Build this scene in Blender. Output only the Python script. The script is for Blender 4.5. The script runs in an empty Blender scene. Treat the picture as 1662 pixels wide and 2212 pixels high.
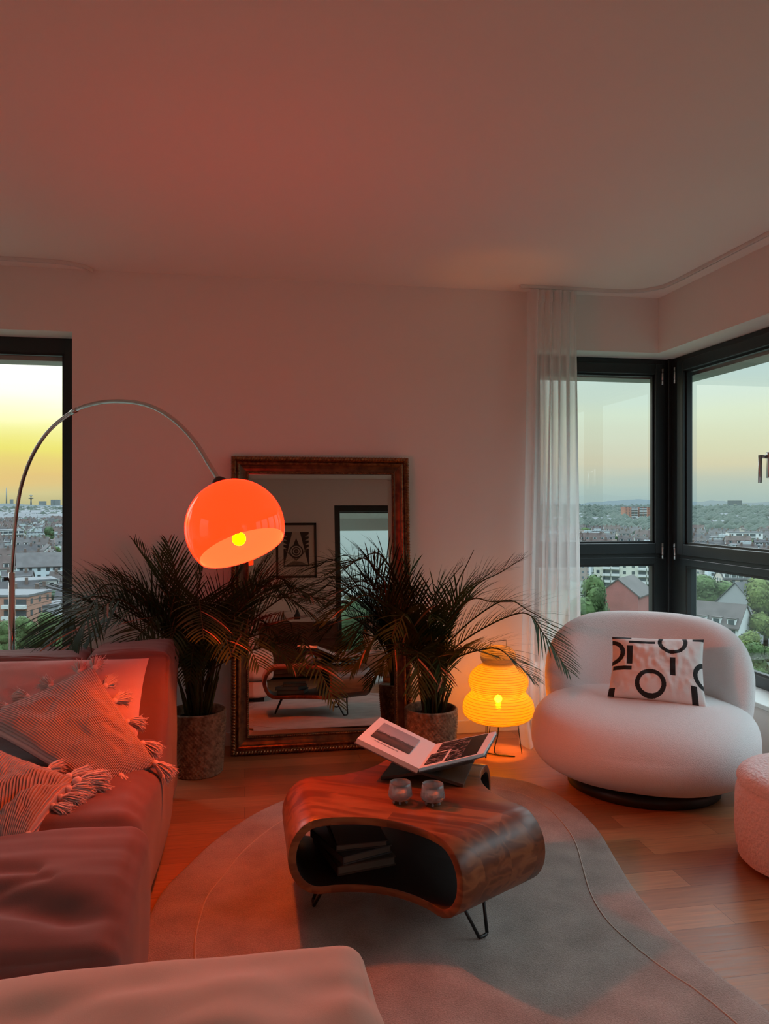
import bpy, bmesh, math, random
from mathutils import Vector, Matrix, noise

# ------------------------------------------------------------------ scene
SC = bpy.context.scene
COL = SC.collection
R = math.radians
F_PX, TH, H_CAM = 1680.0, R(10.2), 1.35
CT, ST = math.cos(TH), math.sin(TH)
HOR = 1085.0

cam_d = bpy.data.cameras.new('camera')
cam = bpy.data.objects.new('camera', cam_d); COL.objects.link(cam)
cam.location = (0, 0, H_CAM); cam.rotation_euler = (R(90), 0, -TH)
cam_d.sensor_fit = 'VERTICAL'; cam_d.sensor_height = 36.0
cam_d.lens = 36.0 * F_PX / 2212.0
cam_d.shift_y = -(1106 - HOR) / 2212.0
cam_d.clip_start = 0.02; cam_d.clip_end = 20000
SC.camera = cam
SC.view_settings.view_transform = 'Standard'
SC.view_settings.look = 'None'
SC.view_settings.gamma = 1.0
SC.view_settings.exposure = 0.0
SC.cycles.use_denoising = True
SC.cycles.max_bounces = 9
SC.cycles.diffuse_bounces = 4
SC.cycles.glossy_bounces = 5
SC.cycles.transparent_max_bounces = 24
SC.cycles.transmission_bounces = 6
SC.cycles.caustics_reflective = False
SC.cycles.caustics_refractive = False
SC.cycles.sample_clamp_indirect = 6.0

# ------------------------------------------------------------------ world: dusk sky
def ramp(nt, stops, inp):
    n = nt.nodes.new('ShaderNodeValToRGB')
    e = n.color_ramp.elements
    while len(e) < len(stops): e.new(0.5)
    for el, (p, c) in zip(e, stops):
        el.position = p; el.color = (c[0], c[1], c[2], 1)
    nt.links.new(inp, n.inputs[0]); return n.outputs[0]
def math_n(nt, op, a, b=None, clamp=False):
    n = nt.nodes.new('ShaderNodeMath'); n.operation = op; n.use_clamp = clamp
    for i, v in enumerate((a, b)):
        if v is None: continue
        if isinstance(v, (int, float)): n.inputs[i].default_value = v
        else: nt.links.new(v, n.inputs[i])
    return n.outputs[0]
def mixc(nt, fac, a, b, blend='MIX'):
    n = nt.nodes.new('ShaderNodeMix'); n.data_type = 'RGBA'; n.blend_type = blend
    for i, v in ((0, fac), (6, a), (7, b)):
        if isinstance(v, (int, float)): n.inputs[i].default_value = v
        elif isinstance(v, (tuple, list)): n.inputs[i].default_value = (v[0], v[1], v[2], 1)
        else: nt.links.new(v, n.inputs[i])
    return n.outputs[2]
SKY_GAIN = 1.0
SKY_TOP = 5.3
w = bpy.data.worlds.new('sky'); SC.world = w; w.use_nodes = True
nt = w.node_tree; nt.nodes.clear()
tc = nt.nodes.new('ShaderNodeTexCoord')
sx = nt.nodes.new('ShaderNodeSeparateXYZ'); nt.links.new(tc.outputs['Generated'], sx.inputs[0])
el = math_n(nt, 'MAXIMUM', sx.outputs[2], 0.0)
ns = nt.nodes.new('ShaderNodeTexNoise'); ns.inputs['Scale'].default_value = 3.0; ns.inputs['Detail'].default_value = 5
mp = nt.nodes.new('ShaderNodeMapping'); mp.inputs['Scale'].default_value = (1, 1, 9)
nt.links.new(tc.outputs['Generated'], mp.inputs[0]); nt.links.new(mp.outputs[0], ns.inputs['Vector'])
el2 = math_n(nt, 'ADD', el, math_n(nt, 'MULTIPLY', math_n(nt, 'SUBTRACT', ns.outputs[0], 0.5), 0.035))
warm = ramp(nt, [(0.0, (.62, .57, .30)), (.015, (.78, .68, .34)), (.030, (.95, .66, .26)), (.045, (1.0, .76, .24)), (.064, (1.05, .94, .22)),
                 (.088, (1.15, 1.1, .45)), (.115, (1.35, 1.32, .95)), (.15, (1.5, 1.5, 1.35)), (.45, (1.5, 1.6, 1.7)), (1.0, (1.2, 1.4, 1.7))], el2)
cool = ramp(nt, [(0.0, (.40, .54, .54)), (.022, (.50, .60, .54)), (.045, (.72, .68, .50)), (.11, (.74, .84, .66)),
                 (.17, (.60, .80, .80)), (.30, (.60, .78, .82)), (.50, (.8, .95, 1.0)), (1.0, (.8, .95, 1.1))], el2)
SUN_AZ = R(-30)
d = math_n(nt, 'ADD', math_n(nt, 'MULTIPLY', sx.outputs[0], math.sin(SUN_AZ)), math_n(nt, 'MULTIPLY', sx.outputs[1], math.cos(SUN_AZ)))
mr = nt.nodes.new('ShaderNodeMapRange'); mr.interpolation_type = 'SMOOTHSTEP'
mr.inputs[1].default_value = .72; mr.inputs[2].default_value = .93
nt.links.new(d, mr.inputs[0])
blue = ramp(nt, [(0.0, (.36, .52, .54)), (.05, (.50, .70, .72)), (.14, (.62, .86, .90)), (.30, (.66, .86, .92)), (1.0, (.8, .95, 1.1))], el2)
mr2 = nt.nodes.new('ShaderNodeMapRange'); mr2.interpolation_type = 'SMOOTHSTEP'
mr2.inputs[1].default_value = .35; mr2.inputs[2].default_value = -.3
nt.links.new(d, mr2.inputs[0])
cool = mixc(nt, mr2.outputs[0], cool, blue)
col = mixc(nt, mr.outputs[0], cool, warm)
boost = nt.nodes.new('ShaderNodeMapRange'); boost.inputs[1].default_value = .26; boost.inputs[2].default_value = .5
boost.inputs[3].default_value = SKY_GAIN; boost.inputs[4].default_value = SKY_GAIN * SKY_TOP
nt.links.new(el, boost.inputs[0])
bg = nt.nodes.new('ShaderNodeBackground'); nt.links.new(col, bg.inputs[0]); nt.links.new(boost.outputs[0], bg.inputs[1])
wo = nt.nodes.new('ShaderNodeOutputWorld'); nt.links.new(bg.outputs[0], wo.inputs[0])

# ------------------------------------------------------------------ helpers
def ray(px, py):
    a = (px - 831) / F_PX
    return Vector((a * CT + ST, -a * ST + CT, -(py - HOR) / F_PX))
EYE = Vector((0, 0, H_CAM))
def pz(px, py, z): return EYE + ray(px, py) * z
def ph(px, py, h):
    r = ray(px, py); return EYE + r * ((h - H_CAM) / r.z)
MW = {}
def reg(o, m): MW[o.name] = m
def put(o, label=None, cat=None, group=None, kind=None):
    if label: o['label'] = label
    if cat: o['category'] = cat
    if group: o['group'] = group
    if kind: o['kind'] = kind
    return o
def empty(name, loc, rz=0.0, **kw):
    o = bpy.data.objects.new(name, None); COL.objects.link(o)
    o.empty_display_size = .1
    o.location = loc; o.rotation_euler = (0, 0, rz)
    reg(o, Matrix.Translation(Vector(loc)) @ Matrix.Rotation(rz, 4, 'Z'))
    return put(o, **kw)
def mk(name, verts, faces, mats, parent=None, smooth=True, midx=None, local=False, uvs=None, sharp=None, **kw):
    me = bpy.data.meshes.new(name)
    M = MW[parent.name] if parent else Matrix.Identity(4)
    if parent and not local:
        Mi = M.inverted(); verts = [Mi @ Vector(v) for v in verts]
    me.from_pydata([tuple(v) for v in verts], [], faces)
    if not isinstance(mats, (list, tuple)): mats = [mats]
    for m in mats: me.materials.append(m)
    if midx: me.polygons.foreach_set('material_index', midx)
    me.polygons.foreach_set('use_smooth', [bool(smooth)] * len(me.polygons))
    if uvs:
        ul = me.uv_layers.new(name='UVMap')
        for l in me.loops: ul.data[l.index].uv = uvs[l.vertex_index]
    me.update()
    if sharp: me.set_sharp_from_angle(angle=R(sharp))
    o = bpy.data.objects.new(name, me); COL.objects.link(o)
    if parent: o.parent = parent
    reg(o, M)
    return put(o, **kw)
class MB:
    """collects shapes of ONE part"""
    def __init__(s): s.v = []; s.f = []; s.m = []
    def add(s, v, f, mi=0):
        n = len(s.v); s.v += [Vector(a) for a in v]; s.f += [tuple(i + n for i in q) for q in f]; s.m += [mi] * len(f)
        return s
    def box(s, x0, x1, y0, y1, z0, z1, mi=0, b=0.0):
        if b <= 0:
            v = [(x, y, z) for z in (z0, z1) for y in (y0, y1) for x in (x0, x1)]
            return s.add(v, [(0, 2, 3, 1), (4, 5, 7, 6), (0, 1, 5, 4), (2, 6, 7, 3), (0, 4, 6, 2), (1, 3, 7, 5)], mi)
        bm = bmesh.new(); bmesh.ops.create_cube(bm, size=1)
        for q in bm.verts:
            q.co = Vector(((x0 + x1) / 2 + q.co.x * (x1 - x0), (y0 + y1) / 2 + q.co.y * (y1 - y0), (z0 + z1) / 2 + q.co.z * (z1 - z0)))
        bmesh.ops.bevel(bm, geom=bm.edges[:], offset=b, segments=2, affect='EDGES', profile=.5)
        return s.bm(bm, None, mi)
    def bm(s, bm, M=None, mi=0):
        bm.verts.index_update()
        v = [(M @ q.co if M else q.co.copy()) for q in bm.verts]
        f = [tuple(q.index for q in fc.verts) for fc in bm.faces]
        bm.free(); return s.add(v, f, mi)
    def tube(s, pts, rad, seg=8, mi=0, cap=True):
        pts = [Vector(p) for p in pts]; n = len(pts)
        rads = rad if isinstance(rad, (list, tuple)) else [rad] * n
        up = Vector((0, 0, 1)); rings = []; prev = None
        for i, p in enumerate(pts):
            t = (pts[min(i + 1, n - 1)] - pts[max(i - 1, 0)]).normalized()
            if prev is None:
                a = t.cross(up)
                if a.length < 1e-3: a = t.cross(Vector((1, 0, 0)))
            else: a = prev - t * prev.dot(t)
            a.normalize(); prev = a; b = t.cross(a)
            rings.append([p + (a * math.cos(k * 2 * math.pi / seg) + b * math.sin(k * 2 * math.pi / seg)) * rads[i] for k in range(seg)])
        v = [q for r in rings for q in r]; f = []
        for i in range(n - 1):
            for k in range(seg):
                k2 = (k + 1) % seg
                f.append((i * seg + k, i * seg + k2, (i + 1) * seg + k2, (i + 1) * seg + k))
        if cap: f.append(tuple(range(seg - 1, -1, -1))); f.append(tuple((n - 1) * seg + k for k in range(seg)))
        return s.add(v, f, mi)
    def lathe(s, prof, c=(0, 0, 0), seg=48, M=None, mi=0, fn=None, close=False):
        v = []; f = []; n = len(prof)
        for i, (r, z) in enumerate(prof):
            for k in range(seg):
                a = 2 * math.pi * k / seg
                rr = r + (fn(i, k, r, z) if fn else 0)
                p = Vector((rr * math.cos(a), rr * math.sin(a), z))
                v.append((M @ p) if M else p + Vector(c))
        m = n if close else n - 1
        for i in range(m):
            j = (i + 1) % n
            for k in range(seg):
                k2 = (k + 1) % seg
                f.append((i * seg + k, i * seg + k2, j * seg + k2, j * seg + k))
        return s.add(v, f, mi)
    def build(s, name, mats, parent=None, smooth=True, **kw):
        return mk(name, s.v, s.f, mats, parent, smooth, midx=s.m, **kw)
def cr(pts, n=8):
    """Catmull-Rom through points"""
    P = [Vector(p) for p in pts]; P = [P[0] * 2 - P[1]] + P + [P[-1] * 2 - P[-2]]; out = []
    for i in range(1, len(P) - 2):
        for k in range(n):
            t = k / n; a, b, c, d_ = P[i - 1], P[i], P[i + 1], P[i + 2]
            out.append(.5 * ((2 * b) + (c - a) * t + (2 * a - 5 * b + 4 * c - d_) * t * t + (3 * b - a - 3 * c + d_) * t ** 3))
    out.append(P[-2]); return out
def cr_closed(pts, n=8):
    P = [Vector(p) for p in pts]; N = len(P); out = []
    for i in range(N):
        a, b, c, d_ = P[i - 1], P[i], P[(i + 1) % N], P[(i + 2) % N]
        for k in range(n):
            t = k / n
            out.append(.5 * ((2 * b) + (c - a) * t + (2 * a - 5 * b + 4 * c - d_) * t * t + (3 * b - a - 3 * c + d_) * t ** 3))
    return out
def softbox(x0, x1, y0, y1, z0, z1, r, n=40, puff=0.0, wr=0.0, fn=None):
    """rounded, slightly inflated upholstered block"""
    c = Vector(((x0 + x1) / 2, (y0 + y1) / 2, (z0 + z1) / 2)); h = Vector(((x1 - x0) / 2, (y1 - y0) / 2, (z1 - z0) / 2))
    bm = bmesh.new(); bmesh.ops.create_cube(bm, size=2)
    bmesh.ops.subdivide_edges(bm, edges=bm.edges[:], cuts=n, use_grid_fill=True)
    for q in bm.verts:
        u = q.co.copy()
        p = Vector((u.x * h.x, u.y * h.y, u.z * h.z))
        i = Vector([max(-(h[k] - r), min(h[k] - r, p[k])) for k in range(3)])
        dd = p - i
        nn = dd.normalized() if dd.length > 1e-6 else Vector((0, 0, 1))
        # edge softening
        p = i + nn * r if dd.length > 1e-6 else p
        pf = puff * (1 - u.x ** 4) * (1 - u.y ** 4) * (1 - u.z ** 4)
        if abs(u.z) > .999: p.z += math.copysign(puff * (1 - u.x ** 4) * (1 - u.y ** 4), u.z)
        if abs(u.x) > .999: p.x += math.copysign(puff * (1 - u.y ** 4) * (1 - u.z ** 4), u.x)
        if abs(u.y) > .999: p.y += math.copysign(puff * (1 - u.x ** 4) * (1 - u.z ** 4), u.y)
        p = p + c
        if wr:
            p += nn * wr * (noise.noise(p * 4) + .5 * noise.noise(Vector((p.x * 6, p.y * 20, p.z * 6))) * max(0, u.z - .6) * 2.2)
        if fn: p = fn(p, u)
        q.co = p
    bm.verts.index_update()
    v = [q.co.copy() for q in bm.verts]; f = [tuple(q.index for q in fc.verts) for fc in bm.faces]; bm.free()
    return v, f
def bilin(A, B, C, D, u, v):
    return A * (1 - u) * (1 - v) + B * u * (1 - v) + C * u * v + D * (1 - u) * v
def pillow_mesh(A, B, C, D, T, n=48, pinch=.07, wr=.006, fn=None, seed=0, front=None):
    """A,B,C,D corners in order; thickness T along normal (towards the eye)"""
    A, B, C, D = map(Vector, (A, B, C, D))
    N = (B - A).cross(D - A).normalized()
    if N.dot(EYE - A) < 0: N = -N
    verts = []; uvs = []; faces = []
    for side in (1, -1):
        for j in range(n + 1):
            for i in range(n + 1):
                u, v = i / n, j / n; a, b = 2 * u - 1, 2 * v - 1
                a2 = a * (1 - pinch * (1 - b * b)); b2 = b * (1 - pinch * (1 - a * a))
                p = bilin(A, B, C, D, (a2 + 1) / 2, (b2 + 1) / 2)
                t = ((1 - a ** 2) * (1 - b ** 2))
                t = max(t, 0) ** .45
                z = side * T * .5 * t
                z += wr * t * (noise.noise(Vector((a * 3 + seed, b * 3, side))) + .6 * noise.noise(Vector((a * 8, b * 5 + seed, side))))
                if fn: z += fn(a, b, side, t)
                verts.append(p + N * z); uvs.append((u, v))
    m = (n + 1) ** 2
    for s in range(2):
        for j in range(n):
            for i in range(n):
                q = [s * m + j * (n + 1) + i, s * m + j * (n + 1) + i + 1, s * m + (j + 1) * (n + 1) + i + 1, s * m + (j + 1) * (n + 1) + i]
                faces.append(tuple(q if s == 0 else q[::-1]))
    return verts, faces, uvs, N

# ------------------------------------------------------------------ materials
def mat(name, color=(.8, .8, .8), rough=.6, metal=0.0, spec=.5, sheen=0.0, bump=None, vary=None, coat=0.0, emit=None, sub=None):
    """bump=(scale, strength, dist); vary=(color2, scale)"""
    m = bpy.data.materials.new(name); m.use_nodes = True; t = m.node_tree
    b = t.nodes['Principled BSDF']
    b.inputs['Base Color'].default_value = (*color, 1); b.inputs['Roughness'].default_value = rough
    b.inputs['Metallic'].default_value = metal; b.inputs['Specular IOR Level'].default_value = spec
    b.inputs['Sheen Weight'].default_value = sheen; b.inputs['Coat Weight'].default_value = coat
    if emit: b.inputs['Emission Color'].default_value = (*emit[0], 1); b.inputs['Emission Strength'].default_value = emit[1]
    co = t.nodes.new('ShaderNodeTexCoord')
    if vary:
        n = t.nodes.new('ShaderNodeTexNoise'); n.inputs['Scale'].default_value = vary[1]; n.inputs['Detail'].default_value = 4
        t.links.new(co.outputs['Object'], n.inputs['Vector'])
        f = ramp(t, [(.35, (0, 0, 0)), (.65, (1, 1, 1))], n.outputs[0])
        t.links.new(mixc(t, f, color, vary[0]), b.inputs['Base Color'])
    if bump:
        n = t.nodes.new('ShaderNodeTexNoise'); n.inputs['Scale'].default_value = bump[0]; n.inputs['Detail'].default_value = 3
        t.links.new(co.outputs['Object'], n.inputs['Vector'])
        bp = t.nodes.new('ShaderNodeBump'); bp.inputs['Strength'].default_value = bump[1]; bp.inputs['Distance'].default_value = bump[2]
        t.links.new(n.outputs[0], bp.inputs['Height']); t.links.new(bp.outputs[0], b.inputs['Normal'])
    return m
M = {}
M['wall'] = mat('wall_paint', (.86, .81, .77), .9, spec=.2, bump=(180, .15, .002))
M['ceiling'] = mat('ceiling_paint', (.88, .82, .77), .95, spec=.1, bump=(240, .12, .002))
M['white'] = mat('white_lacquer', (.75, .73, .70), .4)
M['frame'] = mat('anthracite_frame', (.018, .024, .027), .38, spec=.5)
M['gasket'] = mat('black_gasket', (.006, .006, .007), .5)
M['steel'] = mat('brushed_steel', (.55, .55, .55), .3, metal=1)
M['chrome'] = mat('chrome', (.62, .58, .56), .16, metal=1)
M['black'] = mat('black_metal', (.012, .011, .011), .42)
M['darkwood'] = mat('dark_wood', (.06, .022, .012), .4, vary=((.03, .011, .007), 7))
M['velvet'] = mat('mauve_velvet', (.205, .088, .075), .85, sheen=.18, spec=.10, bump=(500, .25, .002), vary=((.165, .070, .058), 4))
M['beige'] = mat('beige_fabric', (.66, .47, .38), .9, sheen=.25, spec=.15, bump=(420, .25, .0015), vary=((.60, .42, .34), 5))
M['linen'] = mat('pink_linen', (.66, .36, .32), .9, sheen=.2, spec=.15, bump=(260, .35, .002))
M['boucle'] = mat('white_boucle', (.78, .74, .73), .95, sheen=.3, spec=.1, bump=(260, .8, .004))
M['boucle_beige'] = mat('beige_boucle', (.60, .45, .33), .95, sheen=.3, spec=.1, bump=(260, .8, .004))
M['basket'] = mat('woven_basket', (.34, .21, .12), .8, bump=(90, .9, .004), vary=((.14, .075, .04), 42))
M['soil'] = mat('soil', (.025, .016, .011), .95, bump=(60, 1, .01))
M['leaf'] = mat('palm_leaf', (.018, .036, .010), .62, spec=.12, vary=((.038, .056, .013), 9))
M['leaf_dry'] = mat('dry_leaf', (.30, .12, .05), .6)
M['stem'] = mat('palm_stem', (.06, .065, .02), .85, spec=.1, vary=((.045, .035, .015), 20))
M['page'] = mat('book_page', (.78, .74, .74), .5, spec=.4)
M['cover'] = mat('book_cover', (.10, .085, .085), .5)
M['tassel'] = mat('tassel_yarn', (.72, .42, .36), .9, sheen=.3, bump=(300, .5, .002))
M['curtain_band'] = mat('curtain_band', (.75, .70, .66), .9)
M['candle'] = mat('candle_wax', (.8, .7, .6), .5)
M['print_black'] = mat('print_black', (.012, .012, .013), .85)
M['print_white'] = mat('print_white', (.74, .70, .68), .9, bump=(300, .3, .002))
M['beigewall'] = mat('mount_board', (.62, .55, .48), .8)

def fabric_rib(name, c1, c2, freq, axis=0):
    m = mat(name, c1, .9, sheen=.25, spec=.1); t = m.node_tree; b = t.nodes['Principled BSDF']
    uv = t.nodes.new('ShaderNodeUVMap'); s = t.nodes.new('ShaderNodeSeparateXYZ'); t.links.new(uv.outputs[0], s.inputs[0])
    v = math_n(t, 'SINE', math_n(t, 'MULTIPLY', s.outputs[axis], freq * 2 * math.pi))
    f = ramp(t, [(.0, (0, 0, 0)), (.55, (1, 1, 1))], math_n(t, 'ADD', math_n(t, 'MULTIPLY', v, .5), .5))
    t.links.new(mixc(t, f, c2, c1), b.inputs['Base Color'])
    bp = t.nodes.new('ShaderNodeBump'); bp.inputs['Strength'].default_value = 1.0; bp.inputs['Distance'].default_value = .004
    t.links.new(v, bp.inputs['Height']); t.links.new(bp.outputs[0], b.inputs['Normal'])
    return m
M['rib'] = fabric_rib('ribbed_knit', (.66, .37, .32), (.44, .22, .19), 46, 1)
M['rib2'] = fabric_rib('ribbed_knit_two', (.64, .38, .33), (.44, .23, .20), 50, 0)

def wood_floor():
    m = mat('parquet', (.4, .2, .1), .36, spec=.5); t = m.node_tree; b = t.nodes['Principled BSDF']
    co = t.nodes.new('ShaderNodeTexCoord')
    br = t.nodes.new('ShaderNodeTexBrick'); t.links.new(co.outputs['Object'], br.inputs['Vector'])
    br.offset = .37; br.offset_frequency = 2; br.squash = 1.0
    br.inputs['Scale'].default_value = 1.0; br.inputs['Brick Width'].default_value = .95; br.inputs['Row Height'].default_value = .125
    br.inputs['Mortar Size'].default_value = .0011; br.inputs['Mortar Smooth'].default_value = .2; br.inputs['Bias'].default_value = 0
    br.inputs['Color1'].default_value = (.45, .205, .092, 1); br.inputs['Color2'].default_value = (.29, .115, .048, 1); br.inputs['Mortar'].default_value = (.16, .065, .03, 1)
    mp_ = t.nodes.new('ShaderNodeMapping'); mp_.inputs['Scale'].default_value = (2.5, 45, 1); t.links.new(co.outputs['Object'], mp_.inputs[0])
    n = t.nodes.new('ShaderNodeTexNoise'); n.inputs['Scale'].default_value = 2; n.inputs['Detail'].default_value = 6; t.links.new(mp_.outputs[0], n.inputs['Vector'])
    g = ramp(t, [(.3, (.72, .72, .72)), (.7, (1.12, 1.12, 1.12))], n.outputs[0])
    t.links.new(mixc(t, 1.0, br.outputs[0], g, 'MULTIPLY'), b.inputs['Base Color'])
    r_ = ramp(t, [(.3, (.30, .30, .30)), (.7, (.42, .42, .42))], n.outputs[0]); t.links.new(r_, b.inputs['Roughness'])
    bp = t.nodes.new('ShaderNodeBump'); bp.inputs['Strength'].default_value = .35; bp.inputs['Distance'].default_value = .0015
    inv = math_n(t, 'SUBTRACT', 1.0, br.outputs['Fac']); t.links.new(inv, bp.inputs['Height']); t.links.new(bp.outputs[0], b.inputs['Normal'])
    return m
M['floor'] = wood_floor()

def table_wood(name='sheesham_wood', c=((.045, .010, .004), (.18, .045, .015), (.38, .12, .04)), strip=.10, rot=0.5):
    m = mat(name, c[1], .36, spec=.35, coat=.08); t = m.node_tree; b = t.nodes['Principled BSDF']
    b.inputs['Coat Roughness'].default_value = .2
    co = t.nodes.new('ShaderNodeTexCoord')
    mp_ = t.nodes.new('ShaderNodeMapping'); mp_.inputs['Rotation'].default_value = (0, 0, rot); t.links.new(co.outputs['Object'], mp_.inputs[0])
    br = t.nodes.new('ShaderNodeTexBrick'); t.links.new(mp_.outputs[0], br.inputs['Vector'])
    br.offset = .4; br.inputs['Scale'].default_value = 1; br.inputs['Brick Width'].default_value = .55; br.inputs['Row Height'].default_value = strip
    br.inputs['Mortar Size'].default_value = .0
    br.inputs['Color1'].default_value = (.1, .1, .1, 1); br.inputs['Color2'].default_value = (.9, .9, .9, 1)
    sc_ = t.nodes.new('ShaderNodeVectorMath'); sc_.operation = 'MULTIPLY_ADD'
    t.links.new(br.outputs[0], sc_.inputs[0]); sc_.inputs[1].default_value = (7, 5, 3); t.links.new(mp_.outputs[0], sc_.inputs[2])
    st = t.nodes.new('ShaderNodeMapping'); st.inputs['Scale'].default_value = (1.6, 9, 14); t.links.new(sc_.outputs[0], st.inputs[0])
    n = t.nodes.new('ShaderNodeTexNoise'); n.inputs['Scale'].default_value = 1.5; n.inputs['Detail'].default_value = 2; n.inputs['Distortion'].default_value = .7
    t.links.new(st.outputs[0], n.inputs['Vector'])
    wv = math_n(t, 'SINE', math_n(t, 'MULTIPLY', n.outputs[0], 17.0))
    wv = math_n(t, 'ADD', math_n(t, 'MULTIPLY', wv, .28), .5)
    f = math_n(t, 'ADD', math_n(t, 'MULTIPLY', wv, .48), math_n(t, 'MULTIPLY', br.outputs[0], .52))
    cc = ramp(t, [(.12, c[0]), (.5, c[1]), (.88, c[2])], f)
    t.links.new(cc, b.inputs['Base Color'])
    return m
M['table'] = table_wood()
M['frame_wood'] = mat('antique_gold_wood', (.17, .075, .028), .36, metal=.45, vary=((.07, .028, .012), 22), bump=(40, .3, .003))
M['gilt'] = mat('aged_gilt', (.30, .14, .055), .32, metal=.75, vary=((.12, .05, .02), 60))

def carpet():
    m = mat('rug_pile', (.56, .47, .42), 1.0, spec=0.05, sheen=.3); t = m.node_tree; b = t.nodes['Principled BSDF']
    co = t.nodes.new('ShaderNodeTexCoord')
    n = t.nodes.new('ShaderNodeTexNoise'); n.inputs['Scale'].default_value = 7; n.inputs['Detail'].default_value = 6; t.links.new(co.outputs['Object'], n.inputs['Vector'])
    n2 = t.nodes.new('ShaderNodeTexNoise'); n2.inputs['Scale'].default_value = 230; n2.inputs['Detail'].default_value = 3; t.links.new(co.outputs['Object'], n2.inputs['Vector'])
    f = math_n(t, 'ADD', math_n(t, 'MULTIPLY', n.outputs[0], .5), math_n(t, 'MULTIPLY', n2.outputs[0], .5))
    t.links.new(ramp(t, [(.35, (.22, .18, .155)), (.65, (.42, .35, .305))], f), b.inputs['Base Color'])
    bp = t.nodes.new('ShaderNodeBump'); bp.inputs['Strength'].default_value = .9; bp.inputs['Distance'].default_value = .006
    t.links.new(f, bp.inputs['Height']); t.links.new(bp.outputs[0], b.inputs['Normal'])
    return m
M['rug'] = carpet()
M['rug_seam'] = mat('rug_seam', (.48, .40, .34), 1.0, spec=.05, bump=(200, .5, .003))

def glass_pane():
    m = bpy.data.materials.new('window_glass'); m.use_nodes = True; t = m.node_tree; t.nodes.clear()
    g = t.nodes.new('ShaderNodeNewGeometry'); dp = t.nodes.new('ShaderNodeVectorMath'); dp.operation = 'DOT_PRODUCT'
    t.links.new(g.outputs['Normal'], dp.inputs[0]); t.links.new(g.outputs['Incoming'], dp.inputs[1])
    a = math_n(t, 'ABSOLUTE', dp.outputs['Value'])
    s = math_n(t, 'POWER', math_n(t, 'SUBTRACT', 1.0, a, True), 5.0)
    f = math_n(t, 'ADD', math_n(t, 'MULTIPLY', s, .80), .13, True)
    tr = t.nodes.new('ShaderNodeBsdfTransparent'); tr.inputs[0].default_value = (.94, .975, .96, 1)
    gl = t.nodes.new('ShaderNodeBsdfGlossy'); gl.inputs['Roughness'].default_value = 0.0
    mx = t.nodes.new('ShaderNodeMixShader'); t.links.new(f, mx.inputs[0]); t.links.new(tr.outputs[0], mx.inputs[1]); t.links.new(gl.outputs[0], mx.inputs[2])
    o = t.nodes.new('ShaderNodeOutputMaterial'); t.links.new(mx.outputs[0], o.inputs[0])
    return m
M['glass'] = glass_pane()
def tumbler():
    m = bpy.data.materials.new('textured_glass'); m.use_nodes = True; t = m.node_tree; t.nodes.clear()
    co = t.nodes.new('ShaderNodeTexCoord'); n = t.nodes.new('ShaderNodeTexNoise'); n.inputs['Scale'].default_value = 160
    t.links.new(co.outputs['Object'], n.inputs['Vector'])
    bp = t.nodes.new('ShaderNodeBump'); bp.inputs['Strength'].default_value = .8; bp.inputs['Distance'].default_value = .003; t.links.new(n.outputs[0], bp.inputs['Height'])
    tr = t.nodes.new('ShaderNodeBsdfTransparent'); tr.inputs[0].default_value = (.95, .95, .95, 1)
    gl = t.nodes.new('ShaderNodeBsdfGlossy'); gl.inputs['Roughness'].default_value = .12; t.links.new(bp.outputs[0], gl.inputs['Normal'])
    df = t.nodes.new('ShaderNodeBsdfTranslucent'); df.inputs[0].default_value = (.8, .8, .8, 1); t.links.new(bp.outputs[0], df.inputs['Normal'])
    d2 = t.nodes.new('ShaderNodeBsdfDiffuse'); d2.inputs[0].default_value = (.8, .8, .8, 1); t.links.new(bp.outputs[0], d2.inputs['Normal'])
    m0 = t.nodes.new('ShaderNodeMixShader'); m0.inputs[0].default_value = .5; t.links.new(df.outputs[0], m0.inputs[1]); t.links.new(d2.outputs[0], m0.inputs[2])
    m1 = t.nodes.new('ShaderNodeMixShader'); m1.inputs[0].default_value = .32; t.links.new(tr.outputs[0], m1.inputs[1]); t.links.new(m0.outputs[0], m1.inputs[2])
    fr = t.nodes.new('ShaderNodeLayerWeight'); fr.inputs[0].default_value = .35
    m2 = t.nodes.new('ShaderNodeMixShader'); t.links.new(fr.outputs['Fresnel'], m2.inputs[0]); t.links.new(m1.outputs[0], m2.inputs[1]); t.links.new(gl.outputs[0], m2.inputs[2])
    o = t.nodes.new('ShaderNodeOutputMaterial'); t.links.new(m2.outputs[0], o.inputs[0])
    return m
M['tumbler'] = tumbler()
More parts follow.
